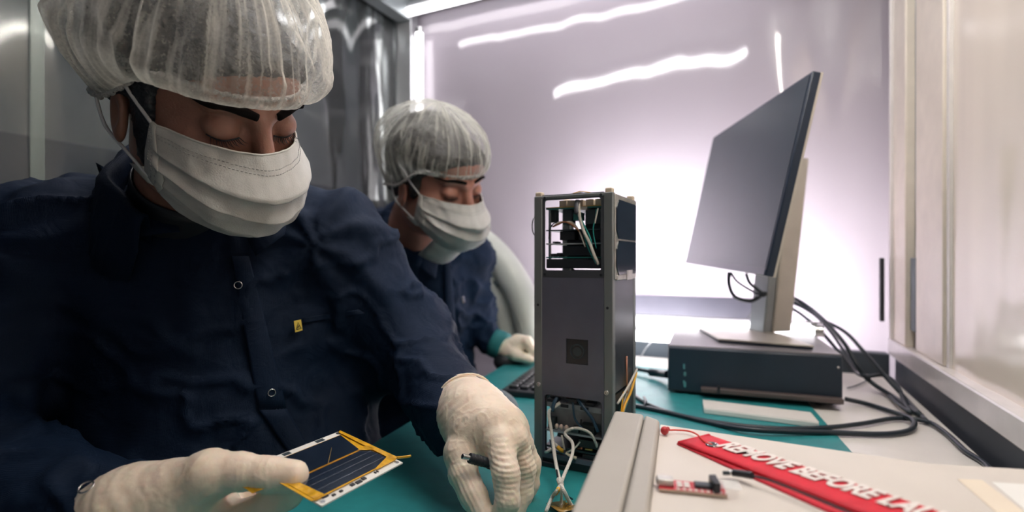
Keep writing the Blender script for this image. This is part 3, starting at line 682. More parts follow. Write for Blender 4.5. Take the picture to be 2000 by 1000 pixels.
MB().add(slab((bl + br) / 2 - nrm * .0078 + up * .0, (bl + br) / 2 - nrm * .0078 + up, ex * .499, nrm * .0022), [(3, 2, 1, 0), (4, 5, 6, 7), (0, 1, 5, 4), (1, 2, 6, 5), (2, 3, 7, 6), (3, 0, 4, 7)]).obj('rear_rim', M['silver'], mn)

# ---------------------------------------------------------------- cables
def cable(name, pts, r, label, m='cable', cat='cable', **k): return MB().tube(pts, r, 8, 7).obj(name, M[m], smooth=180, label=label, cat=cat, **k)
cz = MZ + .0035
cable('monitor_cable', [P(1424, 531, 1.13), P(1424, 555, 1.13), P(1434, 578, 1.13), P(1462, 588, 1.12), P(1482, 580, 1.12), P(1492, 573, 1.11), P(1545, 580, 1.22), P(1580, 600, 1.19), P(1612, 628, 1.12), P(1650, 672, 1.05), P(1672, 710, 1.02), P(1700, 745, 1.0), on(1745, 775, TZ + .006), on(1800, 812, TZ + .006)], .0042, 'thick black cable looping under monitor and down behind the computer')
cable('monitor_cable', [P(1427, 532, 1.13), P(1440, 550, 1.13), P(1468, 568, 1.13), P(1490, 577, 1.12), P(1548, 592, 1.22), P(1590, 615, 1.2), P(1622, 648, 1.14), P(1652, 690, 1.08), P(1690, 738, 1.0), on(1722, 760, TZ + .006), on(1755, 790, TZ + .008), on(1775, 805, TZ + .006)], .0030, 'thin black cable crossing diagonally inside the loop under monitor')
cable('monitor_cable', [P(1457, 534, 1.12), P(1464, 552, 1.12), P(1480, 566, 1.12), P(1494, 575, 1.12), P(1546, 602, 1.2), P(1575, 622, 1.18), P(1606, 650, 1.15), P(1640, 690, 1.10), P(1668, 724, 1.05), P(1690, 735, 1.0), P(1726, 733, .99), P(1752, 752, .96), on(1766, 785, TZ + .008), on(1778, 806, TZ + .006)], .0036, 'black cable entering monitor nearest its stand, then falling to the desk')
cable('monitor_cable', [P(1545, 586, 1.22), P(1575, 603, 1.2), P(1602, 622, 1.16), P(1650, 648, 1.10), P(1690, 690, 1.03), P(1735, 742, .96), on(1775, 785, TZ + .006), on(1812, 825, TZ + .006)], .0036, 'outermost black cable running from stand down toward the right rail')
cable('power_cable', [on(1228, 745, cz), on(1243, 775, cz), on(1290, 800, cz), on(1380, 822, cz), on(1500, 836, cz), on(1600, 836, cz), on(1680, 828, TZ + .006), on(1750, 817, TZ + .006), on(1812, 824, TZ + .006), on(1850, 848, TZ + .005), on(1885, 880, TZ + .005), on(1920, 903, TZ + .004), on(1938, 925, TZ + .004), on(1950, 960, TZ + .004)], .0036, 'black cable lying across mat from the satellite to the right rail')
cable('power_cable', [on(1228, 790, cz), on(1300, 805, cz), on(1400, 829, cz), on(1480, 840, cz + .004), on(1620, 845, cz), on(1720, 848, TZ + .005), on(1772, 842, TZ + .005), on(1786, 828, TZ + .009), on(1775, 816, TZ + .010), on(1735, 802, TZ + .006), on(1690, 788, TZ + .006), on(1650, 779, TZ + .010)], .0040, 'black cable turning back in a wide loop at computer\'s front right corner')
cable('cable_tie', [on(1258, 776, MZ + .009), on(1262, 785, MZ + .009), on(1258, 793, MZ + .006)], .0022, 'small black clip joining the two cables beside the satellite')
MB().tube([P(1222, 719, 1.16), P(1250, 722, 1.15), P(1275, 727, 1.12)], .0045, 8).tube([P(1270, 727, 1.12), P(1288, 729, 1.10), P(1304, 731, 1.07)], .0085, 8).obj('usb_cable', M['cable'], smooth=60, label='black plug and cable pushed into the computer\'s left end', cat='cable')
cable('thin_cable', [P(1243, 718, 1.20), P(1262, 680, 1.25), P(1290, 658, 1.28), P(1350, 645, 1.24), P(1437, 638, 1.22), P(1455, 627, 1.20), P(1476, 600, 1.17), P(1490, 583, 1.14)], .0013, 'thin grey wire climbing from desk over the computer to the monitor', m='tableleg')
cable('thin_cable', [on(1655, 758, TZ + .004), on(1675, 752, TZ + .004), on(1700, 740, TZ + .004)], .0013, 'short thin wire on white desk right of the computer')

# things at the foot of the computer
wb = empty('white_slab', tuple(on(1480, 815, MZ)), 0, 'thin white box lying on mat in front of the black computer', 'box')
a, b, c_, d_ = on(1375, 808, MZ), on(1600, 837, MZ), on(1575, 812, MZ + .0), on(1378, 790, MZ)
k = MB().prism([a, b, b + v * .055, a + v * .055], (0, 0, .009)); k.obj('body', M['paper'], wb, bevel=.0015)
MB().prism([a + v * .001 + Vector((0, 0, .009)), b + v * .001 + Vector((0, 0, .009)), b + v * .054 + Vector((0, 0, .009)), a + v * .054 + Vector((0, 0, .009))], (0, 0, .0006)).obj('cover', M['table'], wb)
a, b = on(1392, 800, MZ) , on(1640, 826, MZ)
c0 = TP @ Vector((.055, -.004, 0)); c1 = TP @ Vector((.295, -.002, 0))
MB().box((.060, -.018, .0107), (.288, -.001, .0187), TP).obj('dark_slab', M['brownslab'], bevel=.001, label='dark brown strip between the white box and computer', cat='box')
p_ = on(1440, 793, MZ + .022)
MB(TP).box((.088, -.022, .0108), (.093, -.0185, .026)).obj('small_clip', M['black'], bevel=.0005, label='tiny black clip standing on edge of the white box', cat='clip')

# keyboard and mice
kb0 = on(978, 774, MZ)
kb = empty('keyboard', (kb0.x, kb0.y, MZ), math.atan2(v.y, v.x) - R(90), 'black keyboard on teal mat, half hidden behind the satellite', 'keyboard')
TK = wm(kb)
MB(TK).prism([(0, 0, 0), (.148, 0, 0), (.148, .43, 0), (0, .43, 0)], (0, 0, .013)).obj('body', M['black'], kb, bevel=.004)
kp = MB(TK).box((0, 0, .013), (.0155, .0155, .0185)).obj('key', M['black'], kb, bevel=.0015)
kp.data.transform(Matrix.Translation((0, 0, 0)))
first = True
for i in range(6):
    for j in range(20):
        x, y = .012 + i * .0215, .012 + j * .0203
        if first: kp.location = (x, y, 0); first = False
        else: place(kp, parent=kb, loc=(x, y, 0))
def mouse(name, c, rz, label, m):
    e = empty(name, c, rz, label, 'mouse'); Tm = wm(e)
    MB(Tm).sphere((0, 0, .004), (.031, .055, .031), 20, 12).obj('shell', M[m], e, smooth=180)
    for v_ in e.children: pass
    MB(Tm).box((-.001, .01, .027), (.001, .05, .0352)).obj('button_gap', M['groove'], e)
    MB(Tm).cyl((-.003, .03, .029), (.003, .03, .029), .006, 12).obj('wheel', M['greyfoam'], e)
    return e
def flatten(o, z):      # cut a mesh off at its base plane
    for vt in o.data.vertices:
        if vt.co.z < z: vt.co.z = z
m1 = mouse('computer_mouse', tuple(on(1003, 707, MZ)), R(-60), 'black mouse under the second person\'s gloved hand', 'black')
m2 = mouse('computer_mouse', tuple(on(968, 800, MZ)), R(35), 'dark grey mouse on mat behind the first person\'s wrist', 'greyfoam')
for m_ in (m1, m2): flatten(m_.children[0], 0)
cable('mouse_cable', [on(1012, 702, MZ + .012), P(1028, 692, 1.37), P(1036, 688, 1.35), on(1060, 700, MZ + .003), on(1090, 705, MZ + .003)], .0026, 'black cord leaving the mouse beside the satellite')

# ---------------------------------------------------------------- white curved shell behind the satellite
ch = empty('shell_chair', (.0, 1.50, 0), 0, 'white curved chair shell arching down behind the satellite', 'chair')
def arc(pts, r, name, m, **k): return MB().tube(pts, r, 14, 8).obj(name, M[m], ch, smooth=180)
arc([P(930, 455, 1.47), P(962, 487, 1.46), P(990, 525, 1.45), P(1015, 570, 1.44), P(1030, 615, 1.44), P(1036, 660, 1.45), P(1036, 720, 1.47)], lambda t: .030 + .014 * math.sin(t * 3.1), 'upper_arm', 'whiteshell')
arc([P(925, 520, 1.49), P(958, 548, 1.49), P(980, 590, 1.49), P(990, 640, 1.49), P(992, 700, 1.50)], .036, 'lower_arm', 'whiteshell')
MB().tube([P(996, 590, 1.44), P(1004, 618, 1.44), P(1012, 650, 1.44)], .006, 8).obj('slot', M['greypad'], ch, smooth=180)
MB().tube([P(1010, 700, 1.49), Vector((-.03, 1.46, .45)), Vector((-.04, 1.44, .04))], .035, 12).obj('column', M['whiteshell'], ch, smooth=180)
MB().sphere((-.04, 1.43, .025), (.10, .08, .024), 24, 9).obj('foot', M['whiteshell'], ch, smooth=180)
MB().sphere(tuple(P(963, 480, 1.475)), (.024, .02, .026), 16, 10, Matrix.Rotation(.5, 4, 'Y')).obj('pad', M['greypad'], ch, smooth=180)
MB().cyl(P(968, 548, 1.455), P(975, 556, 1.45), .009, 12).obj('knob', M['greypad'], ch)

# ---------------------------------------------------------------- instrument case in the right foreground
IZ = CZ - .150; LZ = CZ - .1425
ic = empty('instrument_case', tuple(on(1600, 950, TZ)), 0, 'light grey instrument case with a raised taupe edge, right foreground', 'case')
b0 = on(1290, 829, IZ); b1 = on(1812, 905, IZ); b2 = on(2000, 916, IZ)
back = (b1 - b0).normalized(); dn = v
far = [b0, b1, b1 + (b2 - b1).normalized() * .10]
near = [p - dn * .36 for p in far]
pts = [near[0], near[1], near[2], far[2], far[1], far[0]]
zt = Vector((0, 0, 1))
MB().prism([Vector((p.x, p.y, MZ + .004)) for p in pts], (0, 0, IZ - MZ - .004 - .0008)).obj('body', M['case'], ic, bevel=.002)
MB().prism([Vector((p.x, p.y, IZ - .0008)) for p in pts], (0, 0, .0008)).obj('top_panel', M['casetop'], ic, bevel=.0003)
l0 = on(1200, 801, LZ); l1 = on(1258, 808, LZ); l2 = on(1289, 815, LZ)
def strip(a, b, name, m, z0, z1, cut=0):
    p = [a - dn * .34, b - dn * .34, b - dn * cut, a]
    MB().prism([Vector((q.x, q.y, z0)) for q in p], (0, 0, z1 - z0)).obj(name, m, ic, bevel=.003, seg=4)
strip(l0, l1, 'raised_edge', M['case'], MZ + .004, LZ)
strip(l1 + u * .0007, l2, 'raised_edge_cover', M['case'], MZ + .006, LZ - .0003, .006)
strip(l1 - u * .0005, l2 - u * .002, 'groove', M['groove'], MZ + .005, LZ - .0035)
for p in (near[0] + u * .03 + v * .03, far[0] + u * .03 - v * .03, far[1] - u * .02 - v * .04, near[1] - u * .02 + v * .04):
    MB().cyl(Vector((p.x, p.y, TZ if p.x > .42 else MZ)), Vector((p.x, p.y, MZ + .006)), .010, 12).obj('foot', M['black'], ic)
def label_sheet(name, pp, m, label, th=.0003):
    MB().prism([on(x, y, IZ + .0001) for x, y in pp], (0, 0, th)).obj(name, m, label=label, cat='label')
label_sheet('sticker', [(1870, 936), (1918, 938), (2040, 1030), (1985, 1035)], M['creamlabel'], 'cream strip label on the grey case, bottom right corner')
label_sheet('sticker', [(1936, 942), (2060, 950), (2130, 1030), (2035, 1025)], M['paper'], 'white rectangular label beside the cream strip on the case')

# red ribbon: two layers, eyelet, white lettering
d1 = (on(1805, 1000, IZ) - on(1385, 857, IZ)).normalized(); n1 = Vector((-d1.y, d1.x, 0))
if n1.y < 0: n1 = -n1
rb = empty('remove_before_launch_ribbon', tuple(on(1345, 866, IZ)), 0, 'red webbing streamer lettered REMOVE BEFORE LAUNCH on the grey case', 'ribbon'); rb.name = 'warning_streamer'
def sheet(corners_l, corners_r, z, th, name, m, nseg=14, wave=.0006, seed=0):
    G = []
    for i in range(nseg + 1):
        t = i / nseg; a = corners_l[0].lerp(corners_l[1], t); b = corners_r[0].lerp(corners_r[1], t)
        G.append([a.lerp(b, k / 6) + Vector((0, 0, z - IZ + wave * (1 + noise.noise(Vector((t * 4, k * .3, seed)))) + .0006 * math.sin(math.pi * k / 6))) for k in range(7)])
    return MB().grid(G).obj(name, m, rb, smooth=180, solid=th)
ul, lr = on(1385, 857, IZ), on(1327, 871, IZ)
far_u = ul + d1 * .26; lo_dir = (on(1662, 1000, IZ) - on(1430, 918, IZ)).normalized()
lo_dir2 = (on(1614, 1000, IZ) - on(1321, 868, IZ)).normalized()
wid = (lr - ul).length
sheet((ul, ul + d1 * .26), (lr, lr + d1.lerp(lo_dir2, .35).normalized() * .26), IZ + .0022, .0012, 'upper_layer', M['red'], seed=1)
sheet((ul + d1 * .002 - n1 * .006, ul + d1 * .24 - n1 * .010), (on(1322, 869, IZ), on(1322, 869, IZ) + lo_dir2 * .26), IZ + .0002, .0010, 'lower_layer', M['red'], seed=5)
MB().tube([ul + Vector((0, 0, .0022)), lr + Vector((0, 0, .002))], .0021, 8, 1).obj('folded_end', M['red'], rb, smooth=180)
eye = on(1391, 869, IZ + .004)
MB().ring(eye, (0, 0, 1), .0042, .0011).obj('eyelet', M['chrome'], rb); MB().cyl(eye - Vector((0, 0, .001)), eye + Vector((0, 0, .0003)), .0036, 16).obj('eyelet_hole', M['groove'], rb)
tv, tf = text_mesh('REMOVE BEFORE LAUNCH', 1.0, .35, .02, .042)
tw = tv[:, 0].max(); th_ = .70
st = on(1391, 869, IZ) + d1 * .0105 - n1 * .0008
hgt = wid * .54 / th_
len_ = .170
for k_, w_ in enumerate(('REMOVE', 'BEFORE', 'LAUNCH')):
    wv, wf = text_mesh(w_, 1.0, .35, .02, .042)
    pre = {0: '', 1: 'REMOVE ', 2: 'REMOVE BEFORE '}[k_]
    x0 = 0 if not pre else (text_mesh(pre + '|', 1.0, .35, .02, .042)[0][:, 0].max() - text_mesh('|', 1.0, .35, .02, .042)[0][:, 0].max())
    VV = [tuple(st + d1 * ((p[0] + x0) / tw * len_) + n1 * ((p[1] - .35) * hgt) + Vector((0, 0, .0046 + max(0, p[2]) * .02))) for p in wv]
    mesh_obj('lettering', VV, wf, M['letter'], rb, smooth=0)
MB().tube([eye, on(1375, 862, IZ + .005), on(1362, 849, IZ + .004), on(1345, 842, IZ + .003), on(1322, 840, IZ + .003), on(1306, 840, IZ + .003)], .0007, 6).obj('thread', M['wirered'], rb, smooth=180)
MB().sphere(tuple(on(1298, 841, IZ + .004)), (.0035, .003, .0035)).sphere(tuple(on(1304, 838, IZ + .004)), (.002, .002, .002)).obj('red_bead', M['redpcb'], rb)

# small red serial board
fd0 = on(1287, 962, IZ); fd1 = on(1420, 975, IZ); fx = (fd1 - fd0).normalized(); ang = math.atan2(fx.y, fx.x)
fd = empty('serial_adapter_board', (fd0.x, fd0.y, IZ), ang, 'small red adapter board with metal socket on the grey case', 'circuit board')
TF = wm(fd); ln = (fd1 - fd0).length
MB(TF).box((0, 0, .0008), (ln, .0155, .0026)).obj('board', M['redpcb'], fd, bevel=.0002)
MB(TF).box((0, -.0001, .0009), (ln, .0, .0025)).obj('board_edge', M['beige'], fd)
MB(TF).box((-.001, .004, .0026), (.0095, .0125, .0068)).obj('usb_socket', M['foil'], fd, bevel=.0008)
MB(TF).box((-.0014, .0052, .0035), (-.0008, .0113, .0058)).obj('socket_mouth', M['groove'], fd)
MB(TF).box((.0225, .005, .0026), (.0345, .0115, .0050)).obj('chip', M['pcbdark'], fd, bevel=.0003)
for i in range(8):
    MB(TF).box((.0228 + i * .0015, .0037, .0026), (.0235 + i * .0015, .0052, .0036)).obj('chip_pin', M['steel'], fd)
for i in range(9): MB(TF).box((.011 + i * .0036, .0006, .0026), (.0132 + i * .0036, .0026, .0031)).obj('pad', M['letter'], fd)
for i in range(4): MB(TF).box((.0115 + (i % 2) * .0045, .0045 + (i // 2) * .0042, .0026), (.0150 + (i % 2) * .0045, .0075 + (i // 2) * .0042, .0036)).obj('component', M['paper'], fd, bevel=.0002)
MB(TF).prism([(ln - .009, .0135, .0026), (ln - .0045, .0150, .0026), (ln - .0035, .001, .0026), (ln - .0010, .0005, .0026)][:3] + [(ln - .0075, .0, .0026)], (0, 0, .0065)).obj('pin_header', M['black'], fd, bevel=.0004)
for i in range(6): MB(TF).cyl((ln - .004, .0015 + i * .0024, .006), (ln + .009, .0015 + i * .0024, .006), .00032, 6).obj('header_pin', M['steel'], fd)
jw = empty('jumper_wire', tuple(on(1440, 925, IZ)), 0, 'black jumper connector touching the streamer\'s edge beside the red board', 'wire')
MB().tube([on(1412, 924, IZ + .004), on(1424, 924, IZ + .0042)], .0014, 8, 1).obj('tip', M['pcbdark'], jw)
MB().tube([on(1424, 924, IZ + .0042), on(1431, 923, IZ + .0045)], .0016, 8, 1).obj('collar', M['steel'], jw)
MB().tube([on(1431, 923, IZ + .0045), on(1447, 925, IZ + .0052), on(1470, 929, IZ + .0068)], .0024, 8, 3).obj('connector', M['black'], jw, smooth=60)
MB().tube([on(1468, 929, IZ + .0068), on(1500, 937, IZ + .007), on(1560, 960, IZ + .007), on(1620, 985, IZ + .007), on(1690, 1015, IZ + .007)], .0008, 6).obj('lead', M['cable'], jw, smooth=180)

# ---------------------------------------------------------------- people
def hrot(yaw, pitch, roll):
    return np.array(Euler((0, 0, R(yaw))).to_matrix()) @ np.array(Euler((R(pitch), 0, 0)).to_matrix()) @ np.array(Euler((0, R(roll), 0)).to_matrix())
class Head:
    def __init__(s, yaw, pitch, roll, t, scale=1.0):
        s.R = hrot(yaw, pitch, roll); s.t = np.array([t[0], t[1], t[2] + CZ]); s.k = scale
    def w(s, p): return (np.atleast_2d(np.array(p, float)) * s.k) @ s.R.T + s.t
    def w1(s, p): return Vector(s.w(p)[0])
    def inv(s, p): return ((np.atleast_2d(np.array(p, float)) - s.t) @ s.R) / s.k
def both(f, p, *a):                     # mirrored pair
    q = p * np.array([-1, 1, 1], dtype=np.float32); return np.minimum(f(p, *a), f(q, *a))
def head_sdf(p, neck, nr=(.056, .062)):
    q = p.copy(); q[..., 0] = np.abs(q[..., 0])
    f = d_ell(p, (0, .022, .045), (.076, .097, .090))
    f = smin(f, d_ell(p, (0, -.030, -.016), (.064, .066, .082)), .03)
    f = smin(f, d_ell(q, (.038, -.020, -.054), (.028, .048, .032)), .03)      # jaw
    f = smin(f, d_ell(p, (0, -.072, -.087), (.022, .020, .017)), .02)          # chin
    f = smin(f, d_ell(p, (0, -.055, .062), (.058, .043, .036)), .02)           # forehead
    f = smin(f, d_ell(q, (.046, -.058, -.012), (.022, .022, .018)), .018)      # cheekbone
    f = smin(f, d_caps(q, (.010, -.092, .034), (.044, -.078, .040), .0085, .008), .010)   # brow
    f = smax(f, -d_ell(q, (.033, -.107, .017), (.021, .020, .014)), .010)      # socket
    f = smin(f, d_ell(q, (.032, -.0795, .0155), (.0155, .0135, .0135)), .004)   # eye under its lid
    lid = d_ell(q, (.032, -.0795, .0155), (.0172, .0152, .0152)); lid = smax(lid, -(q[..., 2] - .0085 - (q[..., 1] + .092) * .4), .002)
    f = smin(f, lid, .002)
    f = smin(f, d_caps(p, (0, -.092, .026), (0, -.113, -.018), .0078, .0105), .010)        # nose
    f = smin(f, d_ell(p, (0, -.115, -.022), (.0115, .011, .010)), .007)
    f = smin(f, d_ell(q, (.0125, -.103, -.025), (.0085, .010, .0085)), .006)
    f = smin(f, d_ell(p, (0, -.094, -.057), (.022, .010, .0065)), .006)        # lips
    f = smin(f, d_ell(p, (0, -.092, -.068), (.018, .010, .007)), .006)
    f = smax(f, -d_ell(p, (0, -.104, -.0625), (.022, .006, .0018)), .002)
    # ear: disc, rim, hollow
    ear = d_ell(q, (.077, .001, -.010), (.0068, .0165, .028), np.array(Euler((R(-12), 0, R(18))).to_matrix()))
    ear = smax(ear, -d_ell(q, (.0865, -.002, -.006), (.0070, .0095, .0165)), .003)
    f = smin(f, ear, .006)
    a, b = neck; f = smin(f, d_caps(p, a, b, nr[0], nr[1]), .03)
    return f
def proj_surface(fn, p, d, n=40):       # march from outside to the surface
    p = np.array(p, dtype=np.float32); d = np.array(d, dtype=np.float32); d /= np.linalg.norm(d)
    for _ in range(n):
        s = float(fn(p[None, None, None])[0, 0, 0])
        if s < .0002: break
        p = p + d * s * .8
    return p
def imp(name, fn, lo, hi, h, m, parent, T_=None, disp=None, it=2, **k):
    V, Fq = nets(fn, lo, hi, h); V = relax(V, Fq, it, .5)
    if disp is not None:
        Nn = vnormals(V, Fq)
        V = V + Nn * disp(V, Nn)[:, None]
    if T_ is not None: V = T_(V)
    return mesh_obj(name, V, Fq, m, parent, smooth=180, **k)
def head_parts(hd, parent, neck_w, skin, hair, capm, which):
    na = hd.inv(neck_w[0])[0]; nb_ = hd.inv(neck_w[1])[0]
    fn = lambda p: head_sdf(p, (na, nb_))
    lo = np.minimum([-.10, -.145, -.135], nb_ - .07); hi = np.maximum([.10, .135, .15], nb_ + .07)
    if which == 1: lo[:] = np.minimum(lo, [-.1, -.145, -.135])
    body = imp('body', fn, lo, hi, .0022 if which == 1 else .0032, skin, parent, hd.w, it=2)
    # hair
    def hf(p):
        f = np.minimum(d_ell(p, (0, .024, .047), (.082, .102, .094)), head_sdf(p, (na, nb_)) - .0055)
        pl = -(.56 * p[..., 1] + .83 * p[..., 2] - .006)
        f = smax(f, pl, .010)
        q = p.copy(); q[..., 0] = np.abs(q[..., 0])
        f = smin(f, d_ell(q, (.069, -.022, .014), (.0085, .016, .030)), .006)
        if which == 1: f = smin(f, d_ell(q, (.0655, -.026, -.022), (.007, .016, .034)), .008)
        f = smin(f, d_ell(p, (0, .085, -.015), (.055, .030, .035)), .02)
        return f
    imp('hair', hf, (-.10, -.12, -.07), (.10, .15, .16), .004, hair, parent, hd.w, disp=lambda V, N_: .0022 * ridged(V, 60, 3))
    # eyebrows and lashes
    for sx in (-1, 1):
        pts = []; E_ = []
        for k in range(7):
            t = k / 6; x = sx * (.011 + .045 * t); z = (.0345 if which == 1 else .0395) + (.0085 if which == 1 else .0055) * math.sin(t * 2.2) - .003 * t
            s = proj_surface(fn, (x, -.16, z), (0, 1, 0)); pts.append(s + np.array([0, -.0006, 0]))
        Wp = [Vector(x) for x in hd.w(pts)]
        mb = MB().tube(Wp, lambda t: (.0050 if which == 1 else .0034) * (1 - .65 * abs(t - .3) ** .9) * (1 if t < .92 else .6), 8, 3)
        mb.obj('eyebrow', M['brow'], parent, smooth=180)
        lm = MB()
        L0 = []
        for k in range(15):
            t = k / 14; x = sx * (.0185 + .0275 * t); z = .0085 - .0030 * math.sin(math.pi * t) + .001 * t
            s = proj_surface(fn, (x, -.16, z), (0, 1, 0)) + np.array([0, -.0006, 0]); L0.append(s)
        lm.tube([Vector(a) for a in hd.w(L0)], .0008, 6, 1)
        for k in range(14):
            a = L0[k]; o = np.array([(a[0] - sx * .032) * .35, -.007, -.0045 - .002 * (k % 2)])
            lm.tube([Vector(b) for b in hd.w([a, a + o * .6, a + o + np.array([0, -.001, .002])])], .00045, 4, 1, r1=.0001)
        lm.obj('eyelashes', hair, parent, smooth=180)
    return fn
def cap_mesh(hd, parent, capm, seed, cen, rad, band, phib, name='hair_cap', puff=1.0):
    """bouffant cap: gathered on an elastic band, ballooning out above it"""
    NU, NV = 300, 90; V = []; UV = []
    cen = np.array(cen); rad = np.array(rad)
    th = np.linspace(0, 2 * math.pi, NU, endpoint=False)
    for j in range(NV + 1):
        t = j / NV
        for th_ in th:
            c, s = math.cos(th_), math.sin(th_)          # th=0 front (-Y)
            B = np.array(band(th_))
            ph = phib + (math.pi / 2 - phib) * t ** .85
            E_ = cen + rad * np.array([math.cos(ph) * s, -math.cos(ph) * c, math.sin(ph)])
            w = min(1, t / .20); w = w * w * (3 - 2 * w); w = w ** .75
            p = B * (1 - w) + E_ * w
            # gathers: sharp near the band, soft creases higher up
            d = np.array([s, -c, .3])
            g = abs(noise.noise(Vector((c * 9, s * 9, seed + t * .8)))) ; g2 = abs(noise.noise(Vector((c * 20, s * 20, seed + 5 + t * 1.2))))
            g3 = noise.noise(Vector((p[0] * 16, p[1] * 16, p[2] * 16 + seed)))
            g4 = 1 - min(1, abs(noise.noise(Vector((p[0] * 19 + 3, p[1] * 19, p[2] * 14 + seed * 2)))) * 5)
            fade = min(1, t / .12) * math.exp(-t * 1.5)
            p = p + d * puff * (-.020 * g * fade - .011 * g2 * fade + .008 * g3 * min(1, t * 4) + .004 * g4 * min(1, t * 5) * max(0, 1 - t * .6))
            V.append(p); UV.append((th_ / (2 * math.pi), t))
    F_ = [(j * NU + i, j * NU + (i + 1) % NU, (j + 1) * NU + (i + 1) % NU, (j + 1) * NU + i) for j in range(NV) for i in range(NU)]
    o = mesh_obj(name, hd.w(V), F_, capm, parent, smooth=180, uvs=UV)
    # elastic band: a frilly tube
    bp = []
    for k in range(181):
        a = 2 * math.pi * k / 180; b = np.array(band(a)) + np.array([math.sin(a), -math.cos(a), 0]) * .0008
        bp.append(b + np.array([0, 0, .0009 * math.sin(k * 2.4)]))
    MB().tube([Vector(x) for x in hd.w(bp)], lambda t: .0026 + .0007 * math.sin(t * 700), 8, 1).obj('elastic_band', M['capband'], o, smooth=180)
    return o
def mask_mesh(hd, parent, C_, Sd, seed, flare=True):
    """pleated mask: u across the face, v from nose to chin"""
    NU, NV = 96, 84; V = []
    def prof(tab, v_):
        for i in range(len(tab) - 1):
            if v_ <= tab[i + 1][0]:
                t = (v_ - tab[i][0]) / (tab[i + 1][0] - tab[i][0]); t = t * t * (3 - 2 * t) * .35 + t * .65
                return np.array(tab[i][1:]) * (1 - t) + np.array(tab[i + 1][1:]) * t
        return np.array(tab[-1][1:])
    def pt(u_, v_, off=0.0):
        a = abs(u_); sg = 1 if u_ > 0 else -1
        c = prof(C_, v_); s = prof(Sd, v_)
        x = s[0] * (math.sin(a * math.pi / 2) ** .92 if a > 0 else 0)
        pw = 1.75 - .95 * min(1, v_ * 1.5)
        y = s[1] + (c[0] - s[1]) * max(0, math.cos(a * math.pi / 2)) ** pw
        z = c[1] + (s[2] - c[1]) * a ** 1.35
        fade = min(1, (1 - a) / .12)
        st = 0
        for vp, dp in ((.36, .0045), (.58, .0050), (.79, .0050)):
            dd = v_ - vp + .03 * a
            if dd < 0 and dd > -.20: st += dp * (1 + dd / .20) * fade          # swells to the fold edge, then steps back
        n_ = noise.noise(Vector((u_ * 3.2, v_ * 4.5, seed))) * .0045 + noise.noise(Vector((u_ * 9, v_ * 4, seed + 4))) * .0018
        rr = off + st + n_ * fade
        d = np.array([sg * a * .95, -math.cos(a * 1.2), 0]); d /= np.linalg.norm(d)
        return np.array([sg * x, y, z]) + d * rr
    for j in range(NV + 1):
        for i in range(NU + 1): V.append(pt(-1 + 2 * i / NU, j / NV))
    F_ = [(j * (NU + 1) + i, j * (NU + 1) + i + 1, (j + 1) * (NU + 1) + i + 1, (j + 1) * (NU + 1) + i) for j in range(NV) for i in range(NU)]
    o = mesh_obj('face_mask', hd.w(V), F_, M['mask'], parent, smooth=180, solid=.0012)
    for sg in (-1, 1):
        G = [[hd.w1(pt(sg * (.845 + .155 * k / 3) * (1 if k < 3 else 1.0), v_, .0016)) for k in range(4)] for v_ in np.linspace(0, 1, 14) * .98 + .0]
        MB().grid(G).obj('side_strip', M['maskedge'], o, smooth=180, solid=.0010)
        dm = MB()
        for v_ in np.linspace(.06, .92, 24):
            for uu in (.90, .94):
                p = pt(sg * uu, v_, .0025); q = pt(sg * (uu + .012), v_, .0025); dm.cyl(hd.w1(p), hd.w1(q), .0005, 4)
        dm.obj('weld_dots', M['stitch'], o, smooth=0)
    dm = MB()
    for v_ in (.10, .145):
        for k in range(58):
            uu = -.82 + 1.64 * k / 58; dm.cyl(hd.w1(pt(uu, v_, .0011)), hd.w1(pt(uu + .016, v_, .0011)), .00045, 4)
    dm.obj('nose_stitching', M['stitch'], o, smooth=0)
    MB().tube([hd.w1(pt(u_, .0, .0006)) for u_ in np.linspace(-1, 1, 40)], .0011, 6, 1).obj('top_hem', M['maskedge'], o, smooth=180)
    return o, pt
def zc(p): return np.array([p[0], p[1], p[2] + CZ], dtype=np.float32)
YAX = lambda yaw: np.array(Euler((0, 0, R(yaw))).to_matrix())
def creases(V, N_, seed, amp=.006, anis=(9, 9, 16)):
    w = V + .03 * np.stack([nz(V, 7, seed), nz(V, 7, seed + 3), nz(V, 7, seed + 6)], 1)
    return amp * (ridged(w, anis, seed) - .25) + amp * .22 * (ridged(w, (22, 22, 26), seed + 11) - .25) + amp * .7 * nz(V, 12, seed + 20)
def sleeve_creases(V, axis_pts, amp, seed):
    # rings of soft folds across the sleeve, strongest at the elbow
    a, b, c = [np.array(x, float) for x in axis_pts]
    d = np.linalg.norm(V - b, axis=1); s = d * 55 + 4.5 * nz(V, 11, seed)
    return amp * np.exp(-(d / .12) ** 2) * np.sin(s)
def stool(c, h, label):
    e = empty('stool', (c[0], c[1], 0), 0, label, 'stool')
    MB().cyl((c[0], c[1], h - .05), (c[0], c[1], h), .17, 32).obj('seat', M['black'], e, bevel=.01)
    MB().cyl((c[0], c[1], .05), (c[0], c[1], h - .05), .025, 14).obj('column', M['tableleg'], e)
    for k in range(5):
        a = k * 2 * math.pi / 5; MB().tube([(c[0], c[1], .06), (c[0] + .19 * math.cos(a), c[1] + .19 * math.sin(a), .02)], .018, 8, 1).obj('leg', M['tableleg'], e)
    return e
